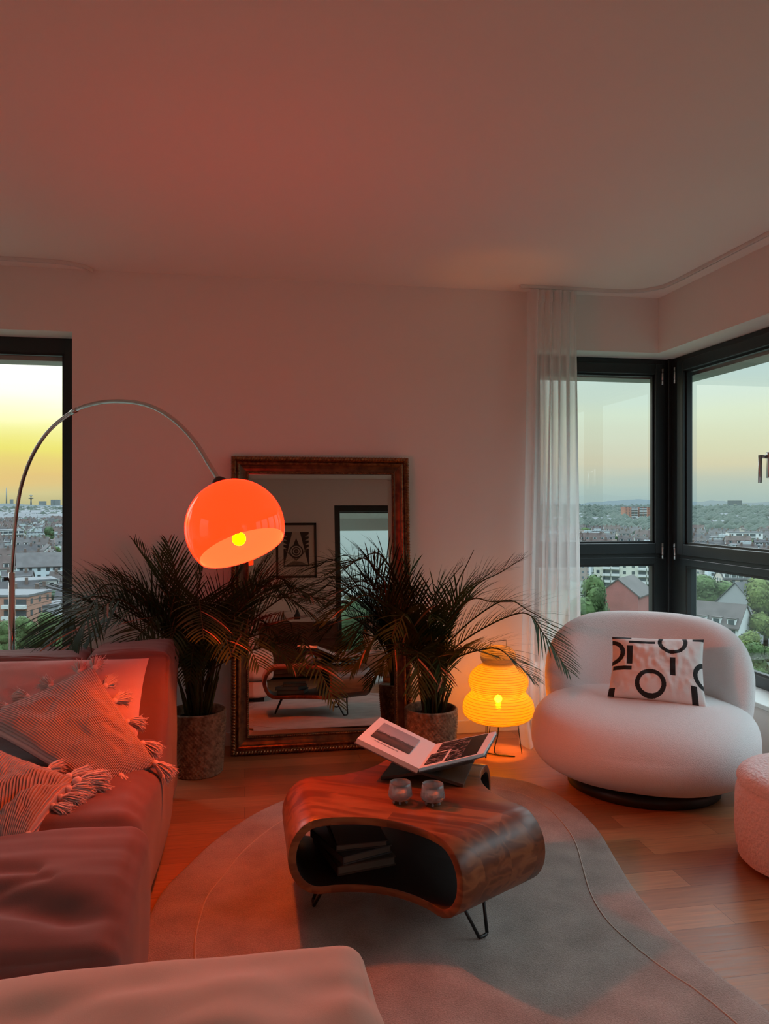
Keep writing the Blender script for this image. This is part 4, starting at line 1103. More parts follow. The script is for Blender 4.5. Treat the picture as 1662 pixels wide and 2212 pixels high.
for j in range(2):
    for i in range(NU): a = j * (NU + 1) + i; f.append((a, a + 1, a + NU + 2, a + NU + 1))
mk('header_tape', v, f, M['sheer'], cu)
def track(pts, label):
    e = empty('curtain_track', pts[0], label=label, cat='curtain track')
    c = cr(pts, 10); b = MB()
    for dy, dz in ((0, 0),):
        v = []; f = []
        for i, p in enumerate(c):
            t = (c[min(i + 1, len(c) - 1)] - c[max(i - 1, 0)]).normalized(); s_ = Vector((-t.y, t.x, 0))
            for (o, z) in ((-.011, 2.6), (-.011, 2.583), (-.003, 2.583), (-.003, 2.59), (.003, 2.59), (.003, 2.583), (.011, 2.583), (.011, 2.6)):
                q = p + s_ * o; v.append(Vector((q.x, q.y, z - .0005)))
        for i in range(len(c) - 1):
            for k in range(8): k2 = (k + 1) % 8; f.append((i * 8 + k, i * 8 + k2, (i + 1) * 8 + k2, (i + 1) * 8 + k))
        f.append(tuple(range(8))); f.append(tuple((len(c) - 1) * 8 + k for k in range(7, -1, -1)))
        b.add(v, f)
    b.build('rail', M['white'], e, smooth=False)
track([(1.56, 4.262, 0), (1.9, 4.262, 0), (2.15, 4.262, 0), (2.27, 4.24, 0), (2.355, 4.16, 0), (2.385, 4.03, 0), (2.385, 3.6, 0), (2.385, 2.6, 0), (2.385, .3, 0)], 'white curtain track on the ceiling bending around the window corner')
track([(-2.7, 4.24, 0), (-1.6, 4.24, 0), (-1.1, 4.245, 0), (-.93, 4.26, 0), (-.84, 4.31, 0), (-.81, 4.385, 0)], 'white curtain track above the left window ending in a bend')

# ------------------------------------------------------------------ rear of the room (seen in the mirror)
sb = empty('sideboard', (.68, -1.47, 0), label='dark wooden chest of drawers on the rear wall, seen in the mirror', cat='chest of drawers')
M['sbwood'] = table_wood('dark_sideboard_wood', ((.03, .010, .005), (.085, .026, .012), (.14, .05, .024)), .4, 0.0)
SX0, SX1, SY0, SY1, SH = .18, 1.17, -1.68, -1.27, .70
MB().box(SX0, SX1, SY0, SY1, .03, SH, b=.004).build('body', M['sbwood'], sb, smooth=False)
for r_ in range(3):
    for c_ in range(2):
        x0 = SX0 + .02 + c_ * (SX1 - SX0 - .04) / 2; x1 = x0 + (SX1 - SX0 - .04) / 2 - .008; z0 = .07 + r_ * .205; z1 = z0 + .195
        d_ = MB().box(x0, x1, SY1 + .0, SY1 + .016, z0, z1, b=.003).build('drawer', M['sbwood'], sb, smooth=False)
        bm = bmesh.new(); bmesh.ops.create_uvsphere(bm, u_segments=16, v_segments=10, radius=.016)
        MB().bm(bm, Matrix.Translation(((x0 + x1) / 2, SY1 + .026, (z0 + z1) / 2))).build('knob', M['black'], d_)
tr = empty('serving_tray', (.55, -1.42, SH + .001), label='white oblong tray on top of the dark chest of drawers', cat='tray')
MB().box(-.22, .22, -.11, .11, 0, .012, b=.003).build('tray_base', M['white'], tr, smooth=False, local=True)
MB().box(-.23, -.22, -.12, .12, 0, .03).box(.22, .23, -.12, .12, 0, .03).box(-.22, .22, -.12, -.11, 0, .03).box(-.22, .22, .11, .12, 0, .03).build('rim', M['white'], tr, smooth=False, local=True)
bo = empty('vase', (.66, -1.44, SH + .014), label='black vase with a dark round bloom on the white tray', cat='vase')
MB().lathe([(.001, 0), (.03, 0), (.042, .03), (.04, .07), (.02, .10), (.016, .13), (.02, .14)], seg=32).build('vessel', M['black'], bo, local=True)
bs = MB(); bs.tube([(0, 0, .1), (.03, 0, .2), (.10, .01, .30)], .003, 6); bm = bmesh.new(); bmesh.ops.create_icosphere(bm, subdivisions=3, radius=.036); bs.bm(bm, Matrix.Translation((.10, .01, .315)))
bs.build('bloom', M['black'], bo, local=True)
cl = empty('bowl', (.36, -1.44, SH + .001), label='cream rounded bowl on the left of the dark chest of drawers', cat='bowl')
MB().lathe([(.001, 0), (.05, 0), (.095, .05), (.11, .10), (.10, .12), (.095, .12), (.104, .10), (.088, .055), (.045, .01), (.001, .009)], seg=40).build('shell', M['page'], cl, local=True)
# framed print
pc = empty('framed_print', (.675, -1.68, 1.64), label='framed abstract black and white print on the rear wall, seen in the mirror', cat='picture')
PX0, PX1, PZ0, PZ1 = .405, .94, 1.275, 2.003
fw_ = .03; Yp = -1.695
MB().box(PX0, PX0 + fw_, Yp, Yp + .03, PZ0, PZ1).box(PX1 - fw_, PX1, Yp, Yp + .03, PZ0, PZ1).box(PX0, PX1, Yp, Yp + .03, PZ0, PZ0 + fw_).box(PX0, PX1, Yp, Yp + .03, PZ1 - fw_, PZ1).build('picture_frame', M['black'], pc, smooth=False)
MB().box(PX0 + fw_, PX1 - fw_, Yp, Yp + .012, PZ0 + fw_, PZ1 - fw_).build('mount', M['beigewall'], pc, smooth=False)
ink, ink2, pap = mat('print_ink', (.03, .02, .018), .7), mat('print_grey', (.16, .11, .09), .7), mat('print_paper', (.5, .42, .35), .7)
ar = MB(); ax0, ax1, az0, az1 = PX0 + .10, PX1 - .10, PZ0 + .15, PZ1 - .12; ay = Yp + .0125
ar.box(ax0, ax1, ay, ay + .001, az0, az1, 0)
acx, acz = (ax0 + ax1) / 2, az0 + .20
def poly(pts, k, mi): ar.add([(x, ay + .001 + k * .0006, z) for x, z in pts] + [(x, ay + .0004 + k * .0006, z) for x, z in pts], [tuple(range(len(pts)))] + [(i, (i + 1) % len(pts), (i + 1) % len(pts) + len(pts), i + len(pts)) for i in range(len(pts))], mi)
poly([(acx - .05, az1), (acx + .05, az1), (ax1 - .01, az0 + .02), (ax0 + .01, az0 + .02)], 1, 2)
poly([(acx, az1 - .08), (acx + .04, acz + .08), (acx - .04, acz + .08)], 2, 0)
for k in range(4):
    z = az1 - .03 - k * .055
    poly([(ax0, z), (ax0 + .05, z - .03), (ax0, z - .03)], 1, 2); poly([(ax1, z), (ax1 - .05, z - .03), (ax1, z - .03)], 1, 2)
for k, (r_, mi_) in enumerate([(.088, 0), (.072, 2), (.057, 0), (.043, 2), (.030, 0), (.016, 1)]):
    poly([(acx + r_ * 1.05 * math.cos(R(a)), acz + r_ * math.sin(R(a))) for a in range(0, 360, 10)], 3 + k, mi_)
poly([(ax0 + .02, acz + .03), (acx, acz - .10), (ax1 - .02, acz + .05), (ax1 - .04, acz + .0), (acx, acz - .13), (ax0 + .03, acz)], 2, 1)
poly([(ax0 + .04, az0 + .02), (acx - .03, az0 + .07), (acx + .06, az0 + .065), (ax1 - .02, az0 + .02)], 2, 1)
ar.build('artwork', [ink, ink2, pap], pc, smooth=False)

# ------------------------------------------------------------------ the town outside
G = -40.0                                    # street level
def at_px(px, py): return ph(px, py, G)
def facade(name, wall, win, fx=3.0, fz=2.9, wx=(.30, .70), wz=(.30, .72)):
    m = mat(name, wall, .85, spec=.2); t = m.node_tree; b = t.nodes['Principled BSDF']
    co = t.nodes.new('ShaderNodeTexCoord'); s = t.nodes.new('ShaderNodeSeparateXYZ'); t.links.new(co.outputs['Object'], s.inputs[0])
    n = t.nodes.new('ShaderNodeSeparateXYZ'); t.links.new(co.outputs['Normal'], n.inputs[0])
    k = math_n(t, 'GREATER_THAN', math_n(t, 'ABSOLUTE', n.outputs[0]), .5)
    u = math_n(t, 'ADD', math_n(t, 'MULTIPLY', s.outputs[1], k), math_n(t, 'MULTIPLY', s.outputs[0], math_n(t, 'SUBTRACT', 1.0, k)))
    cu_ = math_n(t, 'FRACT', math_n(t, 'ADD', math_n(t, 'DIVIDE', u, fx), 40.0)); cv = math_n(t, 'FRACT', math_n(t, 'ADD', math_n(t, 'DIVIDE', s.outputs[2], fz), 40.0))
    a = math_n(t, 'MULTIPLY', math_n(t, 'GREATER_THAN', cu_, wx[0]), math_n(t, 'LESS_THAN', cu_, wx[1]))
    c = math_n(t, 'MULTIPLY', math_n(t, 'GREATER_THAN', cv, wz[0]), math_n(t, 'LESS_THAN', cv, wz[1]))
    side = math_n(t, 'LESS_THAN', math_n(t, 'ABSOLUTE', n.outputs[2]), .3)
    f = math_n(t, 'MULTIPLY', math_n(t, 'MULTIPLY', a, c), side)
    t.links.new(mixc(t, f, wall, win), b.inputs['Base Color']); return m
XG = .55
def xg(c): return tuple(q * XG for q in c)
wall_cols = [xg(c) for c in [(.62, .63, .60), (.55, .50, .42), (.70, .74, .74), (.40, .33, .29), (.50, .55, .56), (.60, .56, .50)]]
FAC = [facade('house_facade', c, (.07, .09, .10)) for c in wall_cols]
roofs = [mat('slate_roof', c, .75, spec=.3, vary=(tuple(x * .7 for x in c), .35), bump=(3, .4, .05)) for c in [xg(c) for c in [(.085, .085, .09), (.11, .095, .09), (.13, .125, .125), (.12, .085, .075), (.075, .08, .085)]]]
flat = mat('flat_roof', xg((.15, .16, .17)), .9); lightm = mat('white_render', xg((.74, .76, .75)), .8); brickm = mat('red_brick', xg((.17, .12, .10)), .85)
winm = mat('house_window', xg((.06, .08, .09)), .25); railm = mat('balcony_panel', xg((.62, .64, .62)), .7)
def house_mesh(w_, d_, h_, rh, fm, rm, chim=True, dorm=0):
    """gabled house, local origin on the street, ridge along x"""
    b = MB(); b.box(-w_ / 2, w_ / 2, -d_ / 2, d_ / 2, 0, h_, 0)
    o = .5
    if rh > 0:
        b.add([(-w_ / 2, -d_ / 2, h_), (-w_ / 2, d_ / 2, h_), (-w_ / 2, 0, h_ + rh - .1), (w_ / 2, -d_ / 2, h_), (w_ / 2, d_ / 2, h_), (w_ / 2, 0, h_ + rh - .1)], [(0, 2, 1), (3, 4, 5)], 0)
        e = rh / (d_ / 2) * o
        for sgn in (-1, 1):
            y0, y1 = sgn * (d_ / 2 + o), 0
            v = [(-w_ / 2 - .3, y0, h_ - e), (w_ / 2 + .3, y0, h_ - e), (w_ / 2 + .3, y1, h_ + rh), (-w_ / 2 - .3, y1, h_ + rh)]
            v2 = [(x, y, z + .25) for x, y, z in v]
            b.add(v + v2, [(0, 1, 2, 3), (7, 6, 5, 4), (0, 4, 5, 1), (1, 5, 6, 2), (2, 6, 7, 3), (3, 7, 4, 0)], 1)
    else:
        b.box(-w_ / 2 - .15, w_ / 2 + .15, -d_ / 2 - .15, d_ / 2 + .15, h_, h_ + .5, 1); b.box(-w_ * .2, w_ * .1, -1.5, 1.5, h_ + .5, h_ + 2.6, 0)
    if chim and rh > 0:
        for x in (-w_ * .3, w_ * .28): b.box(x - .5, x + .5, -1.2, -.2, h_ + rh * .6, h_ + rh + 1.4, 2)
    for k in range(dorm):
        x = -w_ / 2 + w_ * (k + .5) / dorm; yb = -d_ * .30
        b.box(x - 1.1, x + 1.1, -d_ / 2 + .3, yb + 1.6, h_ + .2, h_ + 2.2, 3); b.box(x - 1.3, x + 1.3, -d_ / 2 + .1, yb + 1.9, h_ + 2.2, h_ + 2.45, 1)
        b.box(x - .8, x + .8, -d_ / 2 + .22, -d_ / 2 + .3, h_ + .6, h_ + 1.9, 4)
    return b, [fm, rm, brickm, lightm, winm]
rnd = random.Random(77)
variants = []
for i in range(10):
    w_, d_, h_, rh = rnd.uniform(10, 17), rnd.uniform(9, 12), rnd.uniform(8.5, 13), rnd.uniform(3.5, 5.5)
    if i == 4: rh = 0; h_ = 13; w_ = 22
    if i == 9: rh = 0; h_ = 10; w_ = 18
    b, ms = house_mesh(w_, d_, h_, rh, FAC[i % 6], roofs[i % 5] if rh > 0 else flat, True, (0, 3, 2, 0, 0, 4, 2, 0, 3, 0)[i])
    me_o = b.build('town_house', ms, None, smooth=False); me = me_o.data; bpy.data.objects.remove(me_o)
    variants.append((me, w_))
def az_r(a, r): return Vector((math.sin(a) * r, math.cos(a) * r, G))
def hero(name, label, cat, px, pyb, w_, d_, h_, rot, wallm, roofm, floors, cols_, flatroof=True, rh=4, bal=(), dorm=0, side_cols=0, px_is='centre'):
    """larger building: body, roof, each window and balcony of its own"""
    c = at_px(px, pyb); az = math.atan2(c.x, c.y)
    e = empty(name, (c.x, c.y, G), -az + R(rot), label=label, cat=cat)
    MB().box(-w_ / 2, w_ / 2, -d_ / 2, d_ / 2, 0, h_).build('wall_block', wallm, e, smooth=False, local=True)
    rf = MB()
    if flatroof: rf.box(-w_ / 2 - .2, w_ / 2 + .2, -d_ / 2 - .2, d_ / 2 + .2, h_, h_ + .6)
    else:
        o = .6; ee = rh / (d_ / 2) * o
        for sgn in (-1, 1):
            v = [(-w_ / 2 - .3, sgn * (d_ / 2 + o), h_ - ee), (w_ / 2 + .3, sgn * (d_ / 2 + o), h_ - ee), (w_ / 2 + .3, 0, h_ + rh), (-w_ / 2 - .3, 0, h_ + rh)]
            v2 = [(x, y, z + .3) for x, y, z in v]
            rf.add(v + v2, [(0, 1, 2, 3), (7, 6, 5, 4), (0, 4, 5, 1), (1, 5, 6, 2), (2, 6, 7, 3), (3, 7, 4, 0)])
        g = MB(); g.add([(-w_ / 2, -d_ / 2, h_), (-w_ / 2, d_ / 2, h_), (-w_ / 2, 0, h_ + rh), (w_ / 2, -d_ / 2, h_), (w_ / 2, d_ / 2, h_), (w_ / 2, 0, h_ + rh)], [(0, 2, 1), (3, 4, 5)])
        g.build('gable', wallm, e, smooth=False, local=True)
    rf.build('roof', roofm, e, smooth=False, local=True)
    fh = h_ / floors; first = None
    def winbox(x0, x1, y0, y1, z0, z1, nm='window', m=winm):
        return MB().box(x0, x1, y0, y1, z0, z1).build(nm, m, e, smooth=False, local=True)
    for fl_ in range(floors):
        for k in range(cols_):
            x = -w_ / 2 + w_ * (k + .5) / cols_; z = fh * fl_ + fh * .32
            if k in bal and fl_ > 0:
                winbox(x - w_ / cols_ * .42, x + w_ / cols_ * .42, -d_ / 2 - .06, -d_ / 2, z - .6, z + fh * .5)
                winbox(x - w_ / cols_ * .46, x + w_ / cols_ * .46, -d_ / 2 - 1.4, -d_ / 2 - .02, fh * fl_ + .0, fh * fl_ + 1.0, 'balcony', railm)
            else: winbox(x - .65, x + .65, -d_ / 2 - .06, -d_ / 2, z, z + fh * .48)
        for k in range(side_cols):
            y = -d_ / 2 + d_ * (k + .5) / side_cols; z = fh * fl_ + fh * .32
            for sx_ in (-1, 1):
                if sx_ * rot < 0 or rot == 0: winbox(min(sx_ * w_ / 2, sx_ * (w_ / 2 + .06)), max(sx_ * w_ / 2, sx_ * (w_ / 2 + .06)), y - .6, y + .6, z, z + fh * .48)
    for k in range(dorm):
        x = -w_ / 2 + w_ * (k + .5) / dorm
        dm = MB().box(x - 1.1, x + 1.1, -d_ / 2 + .3, -d_ / 2 + 3.2, h_ + .2, h_ + 2.0).build('dormer', lightm, e, smooth=False, local=True)
        q = MB().box(x - .8, x + .8, -d_ / 2 + .22, -d_ / 2 + .3, h_ + .55, h_ + 1.75).build('window', winm, dm, smooth=False, local=True)
        MB().box(x - 1.25, x + 1.25, -d_ / 2 + .1, -d_ / 2 + 3.4, h_ + 2.0, h_ + 2.2).build('dormer_roof', roofm, dm, smooth=False, local=True)
    return e
brk = mat('orange_brick', xg((.46, .24, .17)), .85, vary=(xg((.40, .20, .14)), .8)); brk2 = mat('terracotta_brick', xg((.44, .19, .12)), .85)
pale = mat('pale_blue_render', xg((.60, .68, .72)), .8); cream = mat('cream_render', xg((.66, .66, .56)), .8); gry = mat('grey_render', xg((.34, .36, .37)), .85); red = mat('red_scaffold_net', xg((.42, .12, .10)), .8, vary=(xg((.35, .10, .085)), .5), bump=(2, .5, .05))
occupied = []
def H(*a, **k):
    e = hero(*a, **k); occupied.append((e.location.x, e.location.y, max(a[5], a[6]) * .62)); return e
# beyond the left window
H('apartment_block', 'orange brick apartment block with glazed balconies beyond the left window', 'building', 22, 1402, 17, 14, 15.5, -28, brk, flat, 5, 5, bal=(3, 4), side_cols=3)
H('office_block', 'dark grey flat-roofed block right of the orange brick apartments', 'building', 100, 1392, 7, 12, 11.5, -5, gry, flat, 3, 1)
H('apartment_block', 'grey four-storey block with a flat roof behind the orange brick apartments', 'building', 72, 1330, 14, 12, 13, 8, mat('warm_grey_render', xg((.50, .50, .47)), .85), flat, 4, 4)
H('apartment_block', 'pale blue apartment block under a long slate roof beyond the left window', 'building', 120, 1296, 30, 12, 15, 4, pale, roofs[2], 5, 9, flatroof=False, rh=5, bal=(4,))
H('office_block', 'white slab building with ribbon balconies at the far left of the left window', 'building', 8, 1192, 26, 16, 18, 25, lightm, flat, 5, 6, bal=(1, 2, 3, 4, 5))
# beyond the corner window
H('tower_block', 'left of the two brick tower blocks beyond the corner window', 'building', 1360, 1133, 25, 20, 33, 20, brk2, flat, 11, 4, bal=(2, 3))
H('tower_block', 'right of the two brick tower blocks beyond the corner window', 'building', 1396, 1133, 27, 20, 32, 10, brk2, flat, 11, 4, bal=(0, 1))
H('apartment_block', 'long cream apartment block with rows of balconies behind the big green tree', 'building', 1372, 1285, 34, 12, 14.5, -6, cream, flat, 5, 9, bal=(1, 2, 5, 6))
H('apartment_block', 'pale blue apartment end at the left of the cream block', 'building', 1306, 1278, 13, 12, 14.5, 6, pale, flat, 5, 4, bal=(3,))
H('gabled_building', 'gabled building wrapped in dark red scaffold netting beyond the corner window', 'building', 1352, 1415, 14, 10.5, 17, 74, red, roofs[1], 5, 0, flatroof=False, rh=4)
H('white_house', 'white house with five dormers under a slate roof beyond the right pane', 'building', 1518, 1412, 23, 11, 9, -22, lightm, roofs[1], 3, 8, flatroof=False, rh=5.2, dorm=6)
H('gabled_house', 'dark steep-roofed house right of the white dormered house', 'building', 1625, 1378, 14, 18, 9, 50, gry, roofs[4], 3, 4, flatroof=False, rh=8)
H('apartment_block', 'white and blue apartment block behind the dark roofs in the right pane', 'building', 1590, 1288, 24, 12, 14, 8, pale, flat, 5, 6, bal=(1,))
H('villa', 'white stepped villa above the slate roofs in the right pane', 'building', 1608, 1192, 26, 14, 16, 12, lightm, flat, 4, 5, bal=(1, 2, 3))
H('office_block', 'dark box-shaped high-rise on the hazy skyline of the right pane', 'building', 1588, 1099, 85, 50, 52, 0, mat('dark_glass_block', xg((.10, .15, .18)), .5), flat, 8, 4)

# trees
def crown_mesh(n, rx, rz, size, seed, blobs=9):
    r_ = random.Random(seed); b = MB(); bl = []
    for k in range(blobs):
        a = r_.uniform(0, 6.28); q = r_.uniform(0, .55)
        bl.append((Vector((rx * q * math.cos(a), rx * q * math.sin(a), r_.uniform(-.55, .6) * rz)), r_.uniform(.38, .62)))
    for k in range(n):
        c, s_ = bl[r_.randrange(blobs)]
        d_ = Vector((r_.gauss(0, 1), r_.gauss(0, 1), r_.gauss(0, 1))).normalized()
        p = c + Vector((d_.x * rx * s_, d_.y * rx * s_, d_.z * rz * s_ * .8)) * r_.uniform(.75, 1.05)
        t1 = d_.cross(Vector((r_.gauss(0, 1), r_.gauss(0, 1), r_.gauss(0, 1)))).normalized(); t2 = (d_.cross(t1) + d_ * r_.uniform(-.5, .5)).normalized()
        sz = size * r_.uniform(.6, 1.3)
        b.add([p - t1 * sz, p + t2 * sz * .7, p + t1 * sz, p - t2 * sz * .7], [(0, 1, 2, 3)])
    for c, s_ in bl:
        bm = bmesh.new(); bmesh.ops.create_icosphere(bm, subdivisions=2, radius=1.0)
        b.bm(bm, Matrix.Translation(c) @ Matrix.Diagonal((rx * s_ * .86, rx * s_ * .86, rz * s_ * .7, 1)))
    return b
greens = [mat('tree_foliage', xg(c), .8, spec=.2, vary=(xg(tuple(x * .55 for x in c)), .45)) for c in [(.10, .17, .055), (.07, .13, .055), (.055, .11, .06), (.16, .22, .06)]]
bark = mat('tree_bark', xg((.09, .07, .05)), .9)
TV = []
for i in range(6):
    b = crown_mesh((900, 900, 700, 700, 3600, 3600)[i], 4.2, 5.0, (.42, .42, .45, .45, .26, .26)[i], 40 + i, 10)
    o = b.build('crown', greens[(0, 1, 2, 1, 3, 0)[i]], None, smooth=False); TV.append(o.data); bpy.data.objects.remove(o)
tk = MB(); tk.tube([(0, 0, 0), (.1, 0, 3), (0, .1, 6)], [.45, .35, .2], 8); o = tk.build('trunk', bark, None); TKD = o.data; bpy.data.objects.remove(o)
def tree(px, pyb, s, vi, label, group=None, sx_=1.0):
    c = at_px(px, pyb) if px is not None else pyb
    t = empty('broadleaf_tree', c, rnd.uniform(0, 6), label=label, cat='tree', group=group)
    k = bpy.data.objects.new('trunk', TKD); COL.objects.link(k); k.parent = t; k.scale = (s, s, s)
    q = bpy.data.objects.new('crown', TV[vi]); COL.objects.link(q); q.parent = t; q.location = (0, 0, 7.2 * s); q.scale = (s * sx_, s * sx_, s)
    return t
tree(1293, 1440, 2.0, 5, 'tall bright green tree left of the red netted building', sx_=.72)
tree(1258, 1445, 1.55, 0, 'green tree at the curtain edge beside the tall bright tree')
tree(1250, 1400, 1.2, 0, 'darker tree half hidden by the sheer curtain')
tree(1540, 1365, 1.6, 5, 'wide green tree behind the white dormered house', sx_=1.3)
tree(1508, 1360, 1.5, 1, 'dark tree at the left edge of the lower right pane', sx_=1.1)
tree(1655, 1420, 1.75, 4, 'bright tree at the far right behind the handle side frame')
tree(1618, 1470, .95, 4, 'low bright tree in front of the white house, right side')
tree(1575, 1480, .8, 0, 'small tree in front of the white dormered house')
tree(1640, 1500, 1.0, 5, 'leafy tree at the bottom right of the lower pane')
tree(122, 1300, .85, 1, 'dark round tree in front of the pale blue apartment block')
tree(60, 1425, 1.0, 5, 'green tree below the orange brick block'); tree(100, 1420, 1.05, 0, 'green tree at the foot of the dark grey block')
tree(130, 1430, 1.05, 5, 'green tree at the bottom right of the left window'); tree(8, 1440, 1.0, 0, 'green tree at the bottom left of the left window')
tree(104, 1190, 1.9, 1, 'tall dark poplar-like tree above the slate roofs of the left view', sx_=.8)
tree(1265, 1170, 1.3, 0, 'pale green tree among the roofs next to the curtain', sx_=1.6); tree(1560, 1190, 1.2, 3, 'dark tree left of the white stepped villa', sx_=1.5)

def free(p, rr):
    return all((p.x - x) ** 2 + (p.y - y) ** 2 > (r_ + rr) ** 2 for x, y, r_ in occupied)
nh = 0
LOOKS = ['pale grey slate-roofed house', 'sand house with dormers', 'white house with two dormers', 'brown-roofed taupe house', 'long flat-roofed grey block', 'cream house with four dormers', 'white house with chimneys and dormers', 'dark-roofed tan house', 'white brown-roofed house with dormers', 'low flat-roofed brown block']
def where(p, key):
    a, r_ = math.atan2(p.x, p.y), math.hypot(p.x, p.y)
    if key == 'L': f_ = (a - R(-18)) / R(7.5); win = 'left window'; near, far = 420, 850
    else: f_ = (a - R(22.5)) / R(16); win = 'corner windows'; near, far = 480, 680
    band = 'near rows' if r_ < near else ('middle rows' if r_ < far else 'farthest rows')
    side = 'left part' if f_ < .33 else ('middle' if f_ < .67 else 'right part')
    return '%s of the %s, %s' % (band, win, side)
def place_house(a, r_, rot, key):
    global nh
    p = az_r(a, r_)
    if not free(p, 8): return
    vi = rnd.randrange(len(variants)); me, w_ = variants[vi]
    o = bpy.data.objects.new('town_house', me); COL.objects.link(o); o.location = p; o.rotation_euler = (0, 0, rot)
    lab = LOOKS[vi] + ' in the ' + where(p, key)
    put(o, label=lab, cat='house', group=lab.replace('house', 'houses').replace('block', 'blocks')); nh += 1
def rows(a0, a1, r0, r1, key, step_r, seed):
    r_ = random.Random(seed); rr = r0
    while rr < r1:
        ang = a0; base_rot = r_.uniform(-.35, .35)
        while ang < a1:
            if r_.random() < .84:
                place_house(ang, rr + r_.uniform(-3, 3) + 14 * math.sin(ang * 9 + rr), -ang + base_rot + (math.pi / 2 if r_.random() < .18 else 0) + r_.uniform(-.05, .05), key)
            ang += r_.uniform(13, 17) / rr
        rr += step_r * r_.uniform(.85, 1.15) * (1 + rr / 900)
rows(R(-18), R(-10.5), 262, 1500, 'L', 24, 1)
rows(R(22.5), R(38.5), 350, 900, 'R', 26, 2)
# trees between the houses
nt_ = 0; r_ = random.Random(9)
for k in range(120):
    if k % 2: a = r_.uniform(R(22.5), R(38.5)); rr = r_.uniform(520, 1250)
    else: a = r_.uniform(R(-18), R(-11)); rr = r_.uniform(260, 1200)
    p = az_r(a, rr)
    if not free(p, 6): continue
    tv = r_.choice([0, 1, 2, 3]); lb_ = ('light green', 'mid green', 'dark green', 'deep green')[tv] + ' tree between roofs in the ' + where(p, 'R' if k % 2 else 'L')
    tree(None, p, r_.uniform(.7, 1.15), tv, lb_, lb_.replace('tree', 'trees'), sx_=1.3)
# wooded belt and far suburbs, too many to count
def scatter(name, n, a0, a1, r0, r1, seed, m, kind, label, sz, hz):
    r_ = random.Random(seed); b = MB(); bm0 = bmesh.new(); bmesh.ops.create_icosphere(bm0, subdivisions=1, radius=1.0)
    vs = [v_.co.copy() for v_ in bm0.verts]; fs_ = [tuple(q.index for q in f_.verts) for f_ in bm0.faces]; bm0.free()
    for k in range(n):
        a = r_.uniform(a0, a1); rr = r0 + (r1 - r0) * r_.random() ** 1.2; p = az_r(a, rr); g = 1 + rr / 2500
        if name == 'woodland':
            s1, s2 = r_.uniform(.7, 1.3) * sz * g, r_.uniform(.7, 1.2) * hz * g
            b.add([Vector((v_.x * s1, v_.y * s1, v_.z * s2)) * (1 + .25 * noise.noise(v_ * 2 + p)) + p + Vector((0, 0, s2 * .4)) for v_ in vs], fs_)
        else:
            x, y = r_.uniform(5, 14) * g, r_.uniform(4, 8) * g; z = r_.uniform(5, hz)
            b.box(p.x - x, p.x + x, p.y - y, p.y + y, G, G + z, r_.choice((0, 0, 1, 2)))
            b.add([(p.x - x, p.y - y, G + z), (p.x + x, p.y - y, G + z), (p.x + x, p.y, G + z + 4), (p.x - x, p.y, G + z + 4), (p.x - x, p.y + y, G + z), (p.x + x, p.y + y, G + z)], [(0, 1, 2, 3), (3, 2, 5, 4), (0, 3, 4), (1, 5, 2)], 3)
    o = b.build(name, m, None, smooth=(name == 'woodland')); put(o, label=label, cat=kind, kind='stuff')
far_green = mat('distant_foliage', xg((.034, .058, .038)), .9, vary=(xg((.018, .040, .027)), .02))
scatter('woodland', 2600, R(20), R(41), 900, 4200, 3, far_green, 'woodland', 'belt of distant trees below the horizon of the corner windows', 8, 8)
scatter('woodland', 1400, R(-20), R(-8), 700, 4200, 4, far_green, 'woodland', 'distant trees scattered over the city in the left window', 7, 6)
fm_ = [mat('far_white', xg((.36, .38, .36)), .8), mat('far_grey', xg((.22, .25, .25)), .8), mat('far_brown', xg((.24, .19, .17)), .8), mat('far_roof', xg((.16, .17, .18)), .8)]
scatter('suburb', 1500, R(-20), R(-8), 1500, 5200, 5, fm_, 'city', 'hazy mass of far houses below the skyline in the left window', 1, 14)
scatter('suburb', 260, R(20), R(41), 1300, 4600, 6, fm_, 'city', 'scattered far houses among the woodland in the corner windows', 1, 12)
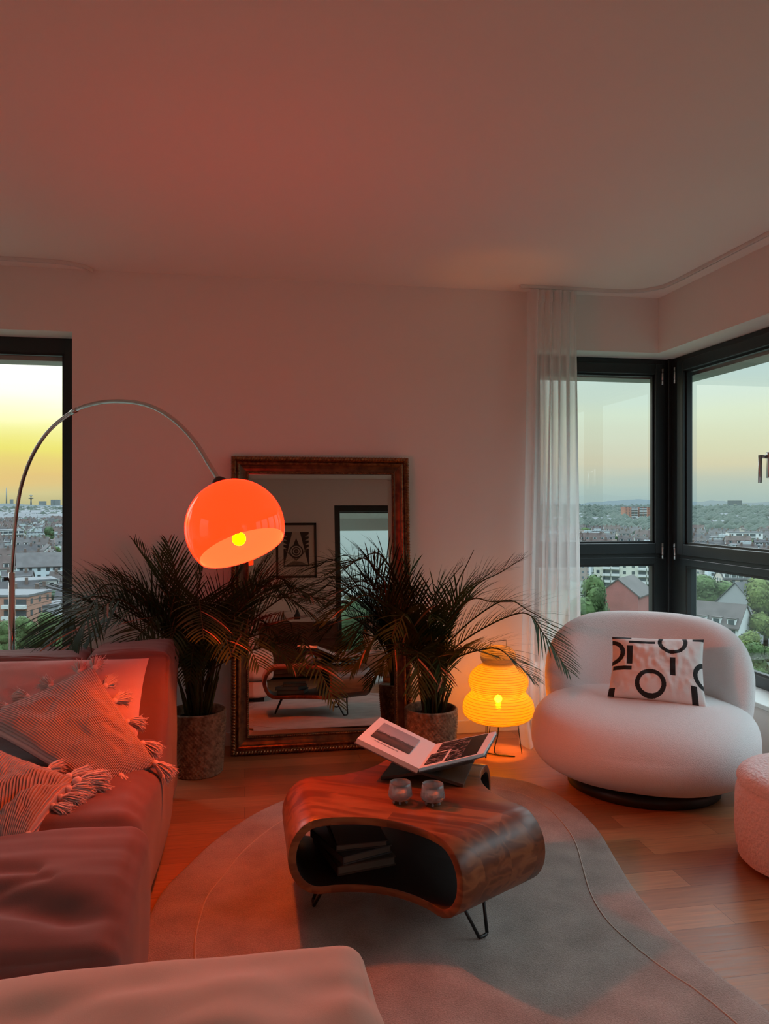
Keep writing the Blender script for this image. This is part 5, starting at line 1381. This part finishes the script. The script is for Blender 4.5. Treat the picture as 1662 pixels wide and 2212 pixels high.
# skyline landmarks
ct_o = empty('radio_tower', at_px(67, 1094.5), label='slim telecom tower with round pods on the left skyline', cat='tower')
tk = MB(); z1 = 118; tk.tube([(0, 0, 0), (0, 0, 60), (0, 0, z1)], [9, 6, 3], 10); tk.lathe([(.1, 72), (22, 76), (24, 84), (.1, 88)], seg=20); tk.lathe([(.1, 96), (16, 99), (17, 106), (.1, 109)], seg=20)
tk.build('shaft', fm_[1], ct_o, local=True)
ch_o = empty('chimney_stack', at_px(14, 1093.5), label='thin tall chimney on the far left skyline', cat='chimney')
MB().tube([(0, 0, 0), (0, 0, 195)], [7, 4.5], 10).build('stack', fm_[1], ch_o, local=True)
for px, ww, hh, lb in ((114, 28, 66, 'left of two pale slab blocks on the left skyline'), (124, 46, 66, 'right of two pale slab blocks on the left skyline'), (25, 22, 70, 'small hazy block beside the thin chimney'), (92, 60, 52, 'low hazy block between tower and slab blocks')):
    p = at_px(px, 1094.5); o = MB().box(-ww / 2, ww / 2, -20, 20, 0, hh).build('high_rise', fm_[1], None, smooth=False); o.location = p; put(o, label=lb, cat='building')
# ground and hills
gm = mat('town_ground', xg((.13, .15, .12)), .95, vary=(xg((.10, .14, .085)), .015))
b = MB(); b.add([(-9000, -9000, G), (9000, -9000, G), (9000, 12000, G), (-9000, 12000, G)], [(0, 1, 2, 3)]); o = b.build('ground', gm, None, smooth=False); o['kind'] = 'structure'
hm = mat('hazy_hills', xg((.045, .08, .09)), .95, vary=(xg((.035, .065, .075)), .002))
def hills(a0, a1, r_, hgt, seed, name='hills'):
    v = []; f = []; n = 160
    for i in range(n + 1):
        a = a0 + (a1 - a0) * i / n
        h_ = hgt * (.55 + .5 * noise.noise(Vector((i * .05, seed, 0))) + .12 * noise.noise(Vector((i * .3, seed, 1))))
        for (rr, z) in ((r_ - 900, 0), (r_, h_), (r_ + 1500, 0)): q = az_r(a, rr); v.append(Vector((q.x, q.y, G + z)))
    for i in range(n):
        for k in range(2): j = i * 3 + k; f.append((j, j + 3, j + 4, j + 1))
    o = mk(name, v, f, hm, None); o['kind'] = 'structure'
hills(R(18), R(50), 6500, 85, 1); hills(R(-30), R(-5), 7000, 42, 2); hills(R(120), R(200), 5000, 120, 3)
for i, (x, y, s) in enumerate(((9.5, -55, 1.0), (16, -62, 1.2), (4, -60, 1.1), (22, -70, 1.2))):
    t = tree(None, Vector((x, y, -8.5)), s, 1, ('dark tree left of the others outside the rear window', 'dark tree right of centre outside the rear window', 'dark tree beside the sideboard edge outside the rear window', 'dark tree at the far right outside the rear window')[i])
print('houses', nh)
